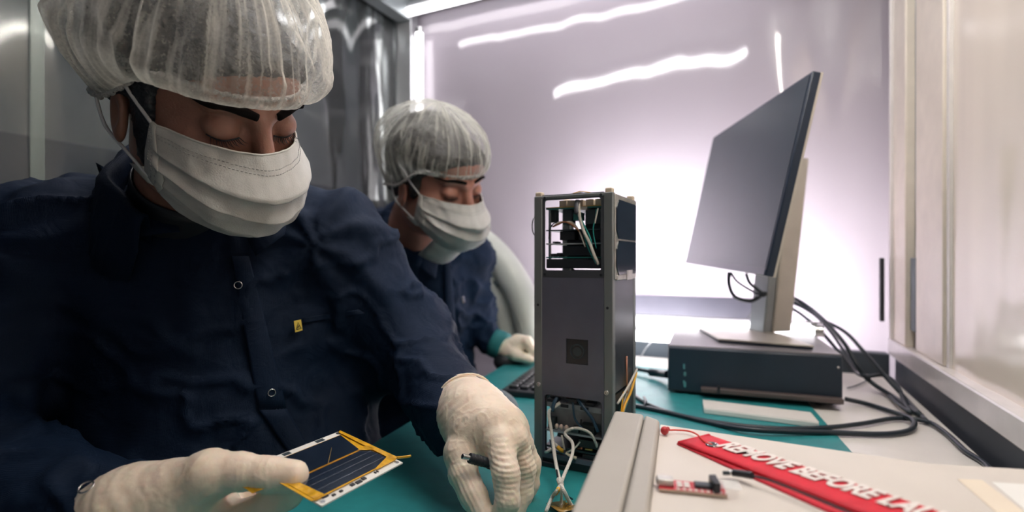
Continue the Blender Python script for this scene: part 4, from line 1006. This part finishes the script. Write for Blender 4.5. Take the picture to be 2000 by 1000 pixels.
def glove(name, pieces, m, parent, h=.0018, amp=.0008, seed=0, wr=None):
    """pieces: list of chains; each chain = list of (point, radius); smooth within a hand, tight between fingers"""
    allp = np.array([p for ch_, k in pieces for p, r in ch_]); lo = allp.min(0) - .045; hi = allp.max(0) + .045
    def fn(p):
        f = None
        for ch_, k in pieces:
            g = None
            for (a, ra), (b, rb_) in zip(ch_[:-1], ch_[1:]):
                c = d_caps(p, a, b, ra, rb_); g = c if g is None else smin(g, c, .004)
            f = g if f is None else smin(f, g, k)
        return f
    def disp(V, N_):
        d = amp * (ridged(V, (70, 70, 45), seed) + .8 * nz(V, 60, seed + 3))
        if wr is not None:
            for c, rad, fr, am, ax in wr:
                c = np.array(c); ax = np.array(ax) / np.linalg.norm(ax); q_ = V - c
                d += am * np.exp(-(np.linalg.norm(q_, axis=1) / rad) ** 2) * np.sin((q_ @ ax) * fr + 1.6 * nz(V, 40, seed))
        return d
    return imp(name, fn, lo, hi, h, m, parent, disp=disp, it=2)

# ---- person one, in front
hd1 = Head(68, 33, -17, (-.326, .545, .163))
p1 = empty('person', (-.42, .70, 0), 0, 'person in front in navy lab coat, hair cap and mask, holding a solar panel', 'person')
neckA = zc((-.375, .610, .115)); neckB = zc((-.435, .690, .02))
fn1 = head_parts(hd1, p1, (neckA, neckB), M['skin'], M['hair'], M['cap'], 1)
def band1(a):
    c, s = math.cos(a), math.sin(a)
    k_ = min(1, max(0, (.62 - c) / .75)); k_ = k_ * k_ * (3 - 2 * k_)
    z = .051 - .052 * k_ - .034 * (max(0, -c)) ** 1.3
    return (.0835 * s, .012 - (.108 if c > 0 else .100) * c, z)
cap1 = cap_mesh(hd1, p1, M['cap'], 2.0, (0, .010, .066), (.120, .131, .108), band1, R(-30))
C1 = [(0, -.113, .002), (.12, -.124, -.012), (.30, -.138, -.034), (.60, -.136, -.064), (.82, -.124, -.088), (1, -.104, -.101)]
S1 = [(0, .0725, -.044, .004), (.5, .0745, -.042, -.024), (1, .072, -.038, -.052)]
mk1, mpt1 = mask_mesh(hd1, p1, C1, S1, 1.0)
def loops(hd, mk, pt, near_flap=True):
    for sg in (-1, 1):
        a = hd.w1(pt(sg * .97, .02, .001)); b = hd.w1(pt(sg * .97, .97, .001))
        up_ = [a, hd.w1((sg * .079, -.020, .020)), hd.w1((sg * .083, -.004, .036)), hd.w1((sg * .084, .012, .044))]
        dn_ = [b, hd.w1((sg * .078, -.010, -.040)), hd.w1((sg * .082, .012, -.030)), hd.w1((sg * .083, .026, -.012)), hd.w1((sg * .084, .032, .015))]
        MB().tube(up_, .0016, 8).obj('ear_loop', M['loop'], mk, smooth=180); MB().tube(dn_, .0016, 8).obj('ear_loop', M['loop'], mk, smooth=180)
    if near_flap:
        q = [pt(-1, .86, .001), pt(-1, 1, .001), pt(-.90, 1.0, .001)]; tip = pt(-1, .80, .0) + np.array([-.004, .020, -.010])
        G = [[Vector(x) for x in hd.w([q[0], tip])], [Vector(x) for x in hd.w([q[1], tip * .5 + q[1] * .5 + np.array([0, .002, -.004])])], [Vector(x) for x in hd.w([q[2], q[1] * .6 + q[2] * .4 + np.array([0, .002, -.006])])]]
        MB().grid(G).obj('loose_corner', M['maskedge'], mk, smooth=180, solid=.0008)
loops(hd1, mk1, mpt1)
# coat
shR, shL = zc((-.572, .635, .020)), zc((-.245, .715, .020))
elR, elL = zc((-.600, .545, -.20)), zc((-.150, .755, -.125))
cuR, cuL = zc((-.338, .436, -.220)), zc((-.062, .590, -.180))
hipc = zc((-.42, .74, -.50))
def coat1(p):
    r13 = YAX(13)
    f = d_ell(p, zc((-.410, .705, -.085)), (.190, .115, .170), r13)
    f = smin(f, d_ell(p, zc((-.405, .690, -.30)), (.180, .118, .21), r13), .06)
    f = smin(f, d_ell(p, zc((-.41, .72, -.46)), (.185, .135, .12), r13), .05)
    f = smin(f, d_caps(p, shR, shL, .066, .066), .05)
    f = smin(f, d_caps(p, shR, zc((-.475, .700, .075)), .055, .050), .04)
    f = smin(f, d_caps(p, shL, zc((-.390, .715, .075)), .055, .050), .04)
    f = smax(f, -d_caps(p, zc((-.40, .64, .20)), zc((-.425, .675, .06)), .07, .055), .02)
    f = smin(f, smin(d_caps(p, shR, elR, .070, .062), d_caps(p, elR, cuR, .062, .044), .03), .02)
    f = smin(f, smin(d_caps(p, shL, elL, .072, .064), d_caps(p, elL, cuL, .064, .043), .03), .02)
    f = smin(f, d_caps(p, np.array(P(655, 700, .76)), np.array(P(650, 860, .74)), .055, .07), .05)
    # thighs on the stool
    for x, y in ((-.49, .60), (-.33, .64)): f = smin(f, d_caps(p, zc((x, .74, -.50)), zc((x + .05, .42, -.475)), .085, .068), .04)
    return f
def coatdisp1(V, N_):
    d = creases(V, N_, 2.0, .007)
    d += sleeve_creases(V, (shL, elL, cuL), .0025, 4) + sleeve_creases(V, (shR, elR, cuR), .0045, 8)
    for sh in (shR, shL):                 # radiating folds at the armhole
        q_ = V - np.array(sh, float); rr = np.linalg.norm(q_, axis=1); an = np.arctan2(q_[:, 2], q_[:, 0])
        d += .004 * np.exp(-((rr - .09) / .05) ** 2) * np.sin(an * 7 + 3 * nz(V, 9, 2))
    return d
co1 = imp('lab_coat', coat1, (-.74, .33, CZ - .62), (-.005, .90, CZ + .155), .0058, M['gown'], p1, disp=coatdisp1, it=3)
def surf1(px, py, fn=coat1, y0=.35, push=0.0):       # first hit of the coat along the line of sight through px,py
    d = np.array([(px - HX) / F, 1, (HY - py) / F]); d /= np.linalg.norm(d); o = np.array([0, 0, CZ]) + d * y0
    q = proj_surface(fn, o, d, 80)
    if abs(float(fn(np.array(q, dtype=np.float32)[None, None, None])[0, 0, 0])) > .004:      # grazed past: take the nearest point reached
        q = o; best = (9, o)
        for k in range(120):
            q = o + d * .006 * k; s_ = float(fn(q.astype(np.float32)[None, None, None])[0, 0, 0])
            if s_ < best[0]: best = (s_, q)
            if s_ < 0: break
        q = best[1]
    return Vector(q) - Vector(d) * push
# collar: two leaves that stand off the coat
def leaf(pts_px, name, fn, m, parent, push=.008, n=7, th=.0022, y0=.35, lift=.3):
    """a cloth leaf lying on the coat: quad in the picture sampled on the surface, edge slightly lifted"""
    a, b, c, d = pts_px; G = []
    for j in range(n + 1):
        row = []
        for i in range(n + 1):
            s, t = i / n, j / n
            x = (a[0] * (1 - s) + b[0] * s) * (1 - t) + (d[0] * (1 - s) + c[0] * s) * t; y = (a[1] * (1 - s) + b[1] * s) * (1 - t) + (d[1] * (1 - s) + c[1] * s) * t
            row.append(surf1(x, y, fn, y0, push * (.7 + .5 * math.sin(math.pi * s) + lift * t)))
        G.append(row)
    return MB().grid(G).obj(name, m, parent, smooth=180, solid=th)
def collar_ring(nb, c, ax, r0, r1, h, a0, a1, name, m, parent, lean=.5):
    """stand collar turned over: swept round the neck from angle a0 to a1"""
    ax = Vector(ax).normalized(); e = Vector((1, 0, 0)); e = (e - ax * e.dot(ax)).normalized(); g = ax.cross(e); G = []
    prof = [(r0, 0), (r0 - .002, h * .6), (r0 + .002, h), (r0 + .008, h * 1.06), (r0 + .014, h * .9), (r0 + r1 * .6, h * .35), (r0 + r1, -h * .25)]
    for rr, hh in prof:
        row = []
        for k in range(41):
            a = R(a0 + (a1 - a0) * k / 40); wv = 1 + .05 * math.sin(k * .9 + hh * 60)
            row.append(Vector(c) + (e * math.cos(a) + g * math.sin(a)) * rr * wv + ax * hh)
        G.append(row)
    return MB().grid(G).obj(name, m, parent, smooth=180, solid=.002)
nax = (Vector(neckA) - Vector(neckB)).normalized()
collar_ring(None, Vector(neckB) + nax * .040, nax, .073, .036, .066, -20, 262, 'collar', M['gown'], co1)
MB().tube([Vector(neckB) + nax * .0, Vector(neckB) + nax * .055, Vector(neckB) + nax * .108], .070, 32, 4, caps=False, r1=.0605).obj('neck_shade', M['black'], p1, smooth=180, solid=.002)  # added black sleeve over the neck, stands in for shade under the chin
leaf([(188, 318), (330, 395), (352, 452), (238, 466)], 'collar_leaf', coat1, M['gown'], co1, .012)
leaf([(470, 440), (566, 395), (556, 458), (500, 500)], 'collar_leaf', coat1, M['gown'], co1, .012)
leaf([(452, 500), (486, 500), (560, 800), (505, 800)], 'front_placket', coat1, M['gown'], co1, .004, n=10, th=.0018, lift=0)
leaf([(504, 797), (559, 797), (640, 935), (600, 935)], 'front_placket', coat1, M['gown'], co1, .004, n=8, th=.0018, lift=0)
leaf([(585, 622), (700, 604), (712, 612), (588, 632)], 'pocket_edge', coat1, M['gown'], co1, .004, n=6, th=.0015)
def snap(px, py, fn, parent, r=.0042, push=.007):
    c = surf1(px, py, fn, .33, push); n = (c - Vector((0, 0, CZ))).normalized()
    c2 = surf1(px + 8, py, fn, .33, push); c3 = surf1(px, py + 8, fn, .33, push); nn = (c2 - c).cross(c3 - c).normalized()
    MB().ring(c, nn, r, .0007, 20, 6).obj('snap_button', M['chrome'], parent, smooth=180)
for x, y in ((465, 557), (531, 767)): snap(x, y, coat1, co1)
snap(168, 951, coat1, co1, .0052, .006)
# yellow tag with its warning triangle
ta = [surf1(x, y, coat1, .35, .009) for x, y in ((574, 627), (588, 624), (591, 645), (577, 649))]
tg = MB().prism(ta, (ta[1] - ta[0]).cross(ta[2] - ta[0]).normalized() * .0006).obj('yellow_tag', M['tag'], co1)
tn = (ta[2] - ta[1]).cross(ta[0] - ta[1]).normalized()
if tn.y > 0: tn = -tn
tc_ = (ta[0] + ta[1] + ta[2] + ta[3]) / 4 + tn * .0010; tx = (ta[1] - ta[0]).normalized(); ty = (ta[0] - ta[3]).normalized()
MB().tube([tc_ - tx * .0028 - ty * .004, tc_ + tx * .0028 - ty * .004, tc_ + ty * .0042, tc_ - tx * .0028 - ty * .004], .0005, 5, 1).tube([tc_ - tx * .001 - ty * .002, tc_ + tx * .0012 + ty * .0005], .0005, 5, 1).obj('tag_symbol', M['black'], tg)
# legs below the bench
MB().tube([zc((-.44, .42, -.475)), zc((-.45, .40, -.70)), (-.45, .42, .09)], lambda t: .062 - .02 * t, 12, 5).obj('trouser_leg', M['gown'], p1, smooth=180)
MB().tube([zc((-.28, .42, -.475)), zc((-.33, .42, -.70)), (-.345, .46, .09)], lambda t: .062 - .02 * t, 12, 5).obj('trouser_leg', M['gown'], p1, smooth=180)
for x, y in ((-.45, .38), (-.345, .42)): MB().sphere((x, y, .045), (.045, .125, .045), 16, 10).obj('shoe', M['black'], p1, smooth=180)
stool((-.41, .76), CZ - .585, 'black stool under the person in front')
# left hand (middle of the picture), pinching the driver
Pn = lambda x, y, Y: np.array(P(x, y, Y))
w0 = Pn(915, 800, .578); w1_ = Pn(925, 812, .560)
hL = [([(Pn(905, 790, .592), .0345), (w0, .0335), (w1_, .0325)], .01),
      ([(w1_, .030), (Pn(960, 832, .530), .0235), (Pn(972, 860, .515), .0165)], .018),
      ([(w1_, .030), (Pn(985, 838, .535), .0215), (Pn(1006, 858, .522), .0135)], .018),
      ([(w1_, .028), (Pn(995, 842, .553), .020), (Pn(1020, 868, .545), .0125)], .016),
      ([(w1_, .027), (Pn(925, 850, .535), .024), (Pn(903, 885, .520), .0180)], .016),
      ([(Pn(974, 862, .510), .0150), (Pn(988, 925, .486), .0128), (Pn(992, 978, .476), .0112), (Pn(974, 1022, .474), .0095)], .006),
      ([(Pn(1008, 860, .525), .0128), (Pn(1024, 915, .520), .0115), (Pn(1020, 965, .515), .0105), (Pn(1000, 1010, .505), .0092)], .003),
      ([(Pn(1020, 868, .550), .0115), (Pn(1038, 905, .552), .0100), (Pn(1036, 945, .552), .0092), (Pn(1020, 980, .548), .0085)], .002),
      ([(Pn(1015, 880, .572), .0105), (Pn(1020, 915, .580), .0092), (Pn(1012, 950, .578), .0082)], .002),
      ([(Pn(903, 885, .520), .0175), (Pn(905, 925, .506), .0142), (Pn(925, 968, .492), .0128), (Pn(950, 1015, .478), .0102)], .005)]
wrL = [(Pn(988, 920, .478), .024, 1500, .00040, (.1, 0, 1)), (Pn(1024, 915, .51), .03, 1400, .00045, (-.2, 0, 1)), (w1_, .035, 800, .0005, (.6, -.3, -.7)), (Pn(920, 950, .48), .03, 1500, .0003, (.8, 0, .6))]
gL = glove('glove', hL, M['glove'], p1, .0014, .0005, 1, wrL)
MB().ring(Vector(Pn(909, 786, .592)), Vector(Pn(925, 812, .560)) - Vector(Pn(900, 770, .61)), .0345, .0014, 32, 8).obj('rolled_cuff', M['glove'], gL, smooth=180)
# right hand (lower left), thumb on the panel
v0 = Pn(205, 1022, .432); v1 = Pn(262, 1004, .428)
hR = [([(Pn(165, 1040, .440), .036), (v0, .0345), (v1, .032)], .01),
      ([(v1, .030), (Pn(340, 966, .424), .026), (Pn(410, 928, .420), .0195)], .020),
      ([(v1, .031), (Pn(330, 990, .432), .029), (Pn(415, 990, .445), .020)], .020),
      ([(v1, .030), (Pn(330, 1020, .438), .027), (Pn(410, 1030, .450), .018)], .02),
      ([(Pn(408, 927, .420), .0195), (Pn(470, 921, .420), .0145), (Pn(520, 926, .421), .0135), (Pn(572, 929, .422), .0125)], .005),
      ([(Pn(405, 1004, .440), .018), (Pn(470, 1008, .432), .0120), (Pn(525, 985, .431), .0115), (Pn(566, 968, .433), .0108)], .010),
      ([(Pn(410, 985, .455), .017), (Pn(460, 992, .468), .0115), (Pn(510, 968, .466), .0105), (Pn(560, 950, .458), .0098)], .005),
      ([(Pn(415, 1020, .450), .016), (Pn(475, 1035, .448), .0115), (Pn(510, 1050, .430), .0105)], .005)]
wrR = [(v1, .05, 600, .0004, (.7, 0, .7)), (Pn(520, 925, .42), .016, 1500, .0003, (1, 0, .2)), (Pn(420, 975, .42), .03, 900, .0004, (.6, 0, -.8))]
gR = glove('glove', hR, M['glove'], p1, .0016, .0004, 5, wrR)

# ---- the solar panel board held in the right hand
B_, Cc, D_ = Vector((-.17438, .518, CZ - .17335)), Vector((-.10165, .482, CZ - .18994)), Vector((-.14512, .394, CZ - .18920))
B_, Cc, D_ = P(660, 843, .512), P(787, 903, .475), P(628, 988, .392)
A1 = B_ + (D_ - Cc); pn = (Cc - B_).cross(D_ - Cc).normalized()
if pn.z < 0: pn = -pn
ex_ = (Cc - B_); ey_ = (A1 - B_)
sp = empty('solar_panel_board', tuple((A1 + B_ + Cc + D_) / 4 - Vector((0, 0, .004))), 0, 'small solar panel board edged with amber tape, held in gloved fingers', 'solar panel')
def pp_(s, t, h=0): return B_ + ex_ * s + ey_ * t + pn * h
def plate(name, pts, h0, th, m, parent=sp, **k): return MB().prism([pp_(s, t, h0) for s, t in pts], pn * th).obj(name, m, parent, **k)
plate('board', [(0, 0), (1, 0), (1, 1), (0, 1)], -.0016, .0016, M['whitepcb'], bevel=.0003)
plate('amber_film', [(.085, .01), (.905, .01), (.905, .99), (.085, .99)], .0001, .0003, M['kapton'])
for i, (x0, x1) in enumerate(((.10, .485), (.515, .90))):
    c_ = .09
    plate('solar_cell', [(x0, .07 if i else .05), (x1 - (.10 if i else 0), .05), (x1, .05 + (.10 if i else 0)), (x1, .88), (x1 - (.08 if i else 0), .96), (x0, .96)] if i else
          [(x0, .05), (x1, .05 + .08), (x1, .96), (x0, .96)], .0006, .0004, M['cell'])
for s in (.60, .69, .79): plate('cell_line', [(s, .07), (s + .004, .07), (s + .004, .94), (s, .94)], .0010, .0001, M['steel'])
plate('bus_line', [(.497, .03), (.503, .03), (.503, .97), (.497, .97)], .0005, .0004, M['gold'])
plate('bus_line', [(.26, .30), (.265, .30), (.49, .52), (.49, .53)], .0010, .0002, M['gold'])
for t0, t1 in ((.22, .32), (.62, .70)): plate('contact_pad', [(.015, t0), (.065, t0), (.065, t1), (.015, t1)], .0001, .0002, M['pcbdark'])
for t0, t1, a, b in ((.46, .50, .925, .965), (.52, .58, .935, .975), (.60, .64, .930, .965), (.74, .77, .94, .965), (.82, .85, .94, .965), (.30, .31, .93, .96), (.33, .34, .93, .96), (.87, .93, .905, .93)):
    plate('component', [(a, t0), (b, t0), (b, t1), (a, t1)], .0001, .0009, M['black'])
for s, t in ((.955, .045), (.955, .955), (.04, .03)): MB().cyl(pp_(s, t, -.0002), pp_(s, t, .0004), .0022, 14).obj('screw_hole', M['steel'], sp)
def ptape(pts, m=M['kapton'], h=.0014): plate('tape', pts, h, .0003, m)
ptape([(.02, -.01), (.90, -.015), (.93, .06), (.04, .03)]); ptape([(.80, .0), (.93, .03), (.93, .30), (.905, .30)])
ptape([(.90, .30), (.915, .30), (.915, 1.0), (.895, 1.0)], h=.0012)
ptape([(.10, .955), (.93, .955), (.90, 1.03), (.12, 1.03)]); ptape([(.45, .93), (.90, .90), (.90, 1.0), (.40, 1.0)], h=.0018)
ptape([(.495, .02), (.62, .02), (.56, .10), (.495, .16)])
MB().tube([pp_(.90, -.01, .001), pp_(.99, -.06, .003), pp_(1.02, -.09, .004)], .0012, 6, 2).obj('tape_tail', M['kapton'], sp)
MB().prism([pp_(.16, .97, .001), pp_(.45, 1.0, .001), pp_(.30, 1.16, -.008), pp_(.10, 1.20, -.004)], pn * .0004).obj('tape', M['kapton'], sp)

# ---- driver held in the left hand
sd = empty('hex_driver', tuple(P(935, 900, .505)), 0, 'small black driver with a metal tip pinched in gloved fingers', 'tool')
dA, dB = P(903, 891, .482), P(968, 908, .500)
dd_ = (dB - dA).normalized()
MB().cyl(dA, dA + dd_ * .010, .0026, 12).obj('metal_tip', M['steel'], sd, bevel=.0004)
MB().cyl(dA + dd_ * .008, dA + dd_ * .030, .0048, 16).cyl(dA + dd_ * .030, dB + dd_ * .025, .0054, 16, r1=.0058).obj('handle', M['black'], sd, bevel=.0006)
for k in range(4): MB().ring(dA + dd_ * (.012 + .0035 * k), dd_, .0047, .0004, 16, 6).obj('grip_ring', M['black'], sd)

# ---- person two, behind
hd2 = Head(52, 25, -12, (-.157, 1.05, .150))
p2 = empty('person', (-.24, 1.24, 0), 0, 'person behind in navy lab coat and bouffant cap, leaning over the bench', 'person')
nA2 = zc((-.20, 1.12, .10)); nB2 = zc((-.245, 1.20, .02))
fn2 = head_parts(hd2, p2, (nA2, nB2), M['skin2'], M['hair2'], M['cap2'], 2)
cap2 = cap_mesh(hd2, p2, M['cap2'], 8.0, (0, .022, .064), (.108, .132, .096), band1, R(-28), puff=.8)
C2 = [(a_, b_ - .005, c_) for a_, b_, c_ in C1]
mk2, mpt2 = mask_mesh(hd2, p2, C2, S1, 6.0); loops(hd2, mk2, mpt2)
MB().grid([[hd2.w1(mpt2(-.55 + .7 * i / 6, .97, .003) + np.array([0, .010 + .012 * j, -.016 * j])) for i in range(7)] for j in range(4)]).obj('chin_cloth', M['mask'], p2, smooth=180, solid=.001)
s2R, s2L = zc((-.335, 1.16, .010)), zc((-.115, 1.285, .015))
e2R, e2L = zc((-.37, 1.10, -.18)), zc((-.105, 1.315, -.125))
c2R, c2L = zc((-.25, 1.10, -.25)), zc((-.055, 1.305, -.205))
def coat2(p):
    r = YAX(30)
    f = d_ell(p, zc((-.235, 1.235, -.075)), (.165, .110, .155), r)
    f = smin(f, d_ell(p, zc((-.25, 1.27, -.28)), (.165, .125, .20), r), .06)
    f = smin(f, d_ell(p, zc((-.27, 1.33, -.45)), (.18, .14, .12), r), .05)
    f = smin(f, d_caps(p, s2R, s2L, .062, .062), .05)
    f = smin(f, d_ell(p, zc((-.285, 1.215, .055)), (.10, .09, .06), r), .05)
    f = smin(f, d_caps(p, s2R, zc((-.275, 1.20, .065)), .05, .048), .04)
    f = smin(f, d_caps(p, s2L, zc((-.215, 1.22, .065)), .05, .048), .04)
    f = smin(f, smin(d_caps(p, s2R, e2R, .062, .056), d_caps(p, e2R, c2R, .056, .042), .03), .02)
    f = smin(f, smin(d_caps(p, s2L, e2L, .060, .058), d_caps(p, e2L, c2L, .058, .034), .03), .02)
    return f
def cd2(V, N_): return creases(V, N_, 9.0, .009) + sleeve_creases(V, (s2L, e2L, c2L), .007, 4) + sleeve_creases(V, (s2R, e2R, c2R), .005, 8)
co2 = imp('lab_coat', coat2, (-.50, .98, CZ - .60), (.04, 1.52, CZ + .14), .0075, M['gown2'], p2, disp=cd2, it=3)
collar_ring(None, Vector(nB2) + (Vector(nA2) - Vector(nB2)).normalized() * .015, Vector(nA2) - Vector(nB2), .072, .032, .060, -10, 290, 'collar', M['gown2'], co2)
leaf([(800, 468), (858, 505), (850, 545), (812, 520)], 'collar_leaf', coat2, M['gown2'], co2, .010, y0=.9)
leaf([(866, 505), (880, 505), (890, 640), (872, 640)], 'front_placket', coat2, M['gown2'], co2, .006, y0=.9)
MB().cyl(surf1(903, 578, coat2, .9, .008), surf1(906, 590, coat2, .9, .008), .0035, 8).obj('snap_button', M['chrome'], co2)
for x in (-.30, -.18):
    MB().tube([zc((x, 1.34, -.50)), zc((x + .05, 1.22, -.53)), (x + .06, 1.20, .09)], lambda t: .085 - .045 * t, 12, 5).obj('trouser_leg', M['gown2'], p2, smooth=180)
    MB().sphere((x + .07, 1.17, .045), (.045, .12, .045), 16, 10).obj('shoe', M['black'], p2, smooth=180)
stool((-.27, 1.38), CZ - .565, 'black stool under the person behind')
MB().tube([P(962, 668, 1.30), P(976, 674, 1.295), P(985, 678, 1.29)], .036, 16, 2).obj('cuff', M['tealcuff'], co2, smooth=180)
a0_, a1_ = Pn(976, 680, 1.30), Pn(992, 684, 1.285)
h2 = [([(a0_, .027), (a1_, .027), (Pn(1012, 676, 1.28), .027)], .01),
      ([(Pn(1012, 672, 1.28), .022), (Pn(1028, 668, 1.26), .013), (Pn(1040, 684, 1.25), .0105), (Pn(1040, 702, 1.25), .009)], .010),
      ([(Pn(1010, 676, 1.29), .022), (Pn(1030, 666, 1.285), .013), (Pn(1044, 680, 1.275), .0105), (Pn(1046, 698, 1.27), .009)], .006),
      ([(Pn(1010, 676, 1.31), .020), (Pn(1032, 668, 1.31), .012), (Pn(1048, 682, 1.30), .0100), (Pn(1050, 696, 1.30), .009)], .005),
      ([(Pn(1005, 680, 1.33), .018), (Pn(1028, 676, 1.33), .011), (Pn(1040, 690, 1.33), .009)], .005),
      ([(Pn(996, 686, 1.27), .018), (Pn(1008, 694, 1.25), .0135), (Pn(1024, 699, 1.24), .011), (Pn(1034, 703, 1.235), .009)], .008)]
glove('glove', h2, M['glove2'], p2, .0030, .001, 3)
b0_, b1_ = np.array(c2R), np.array(c2R) + np.array([.05, .01, -.01])
h3 = [([(b0_, .028), (b1_, .026), (b1_ + [.035, .0, -.008], .022)], .01)] + \
     [([(b1_ + [.03, dy, -.008], .015), (b1_ + [.075, dy * 1.2, -.012], .010), (b1_ + [.105, dy * 1.2, -.022], .0085)], .005) for dy in (-.026, -.009, .009, .026)] + \
     [([(b1_, .018), (b1_ + [.03, -.045, -.010], .013), (b1_ + [.06, -.055, -.018], .010)], .01)]
glove('glove', h3, M['glove2'], p2, .0035, .001, 6)
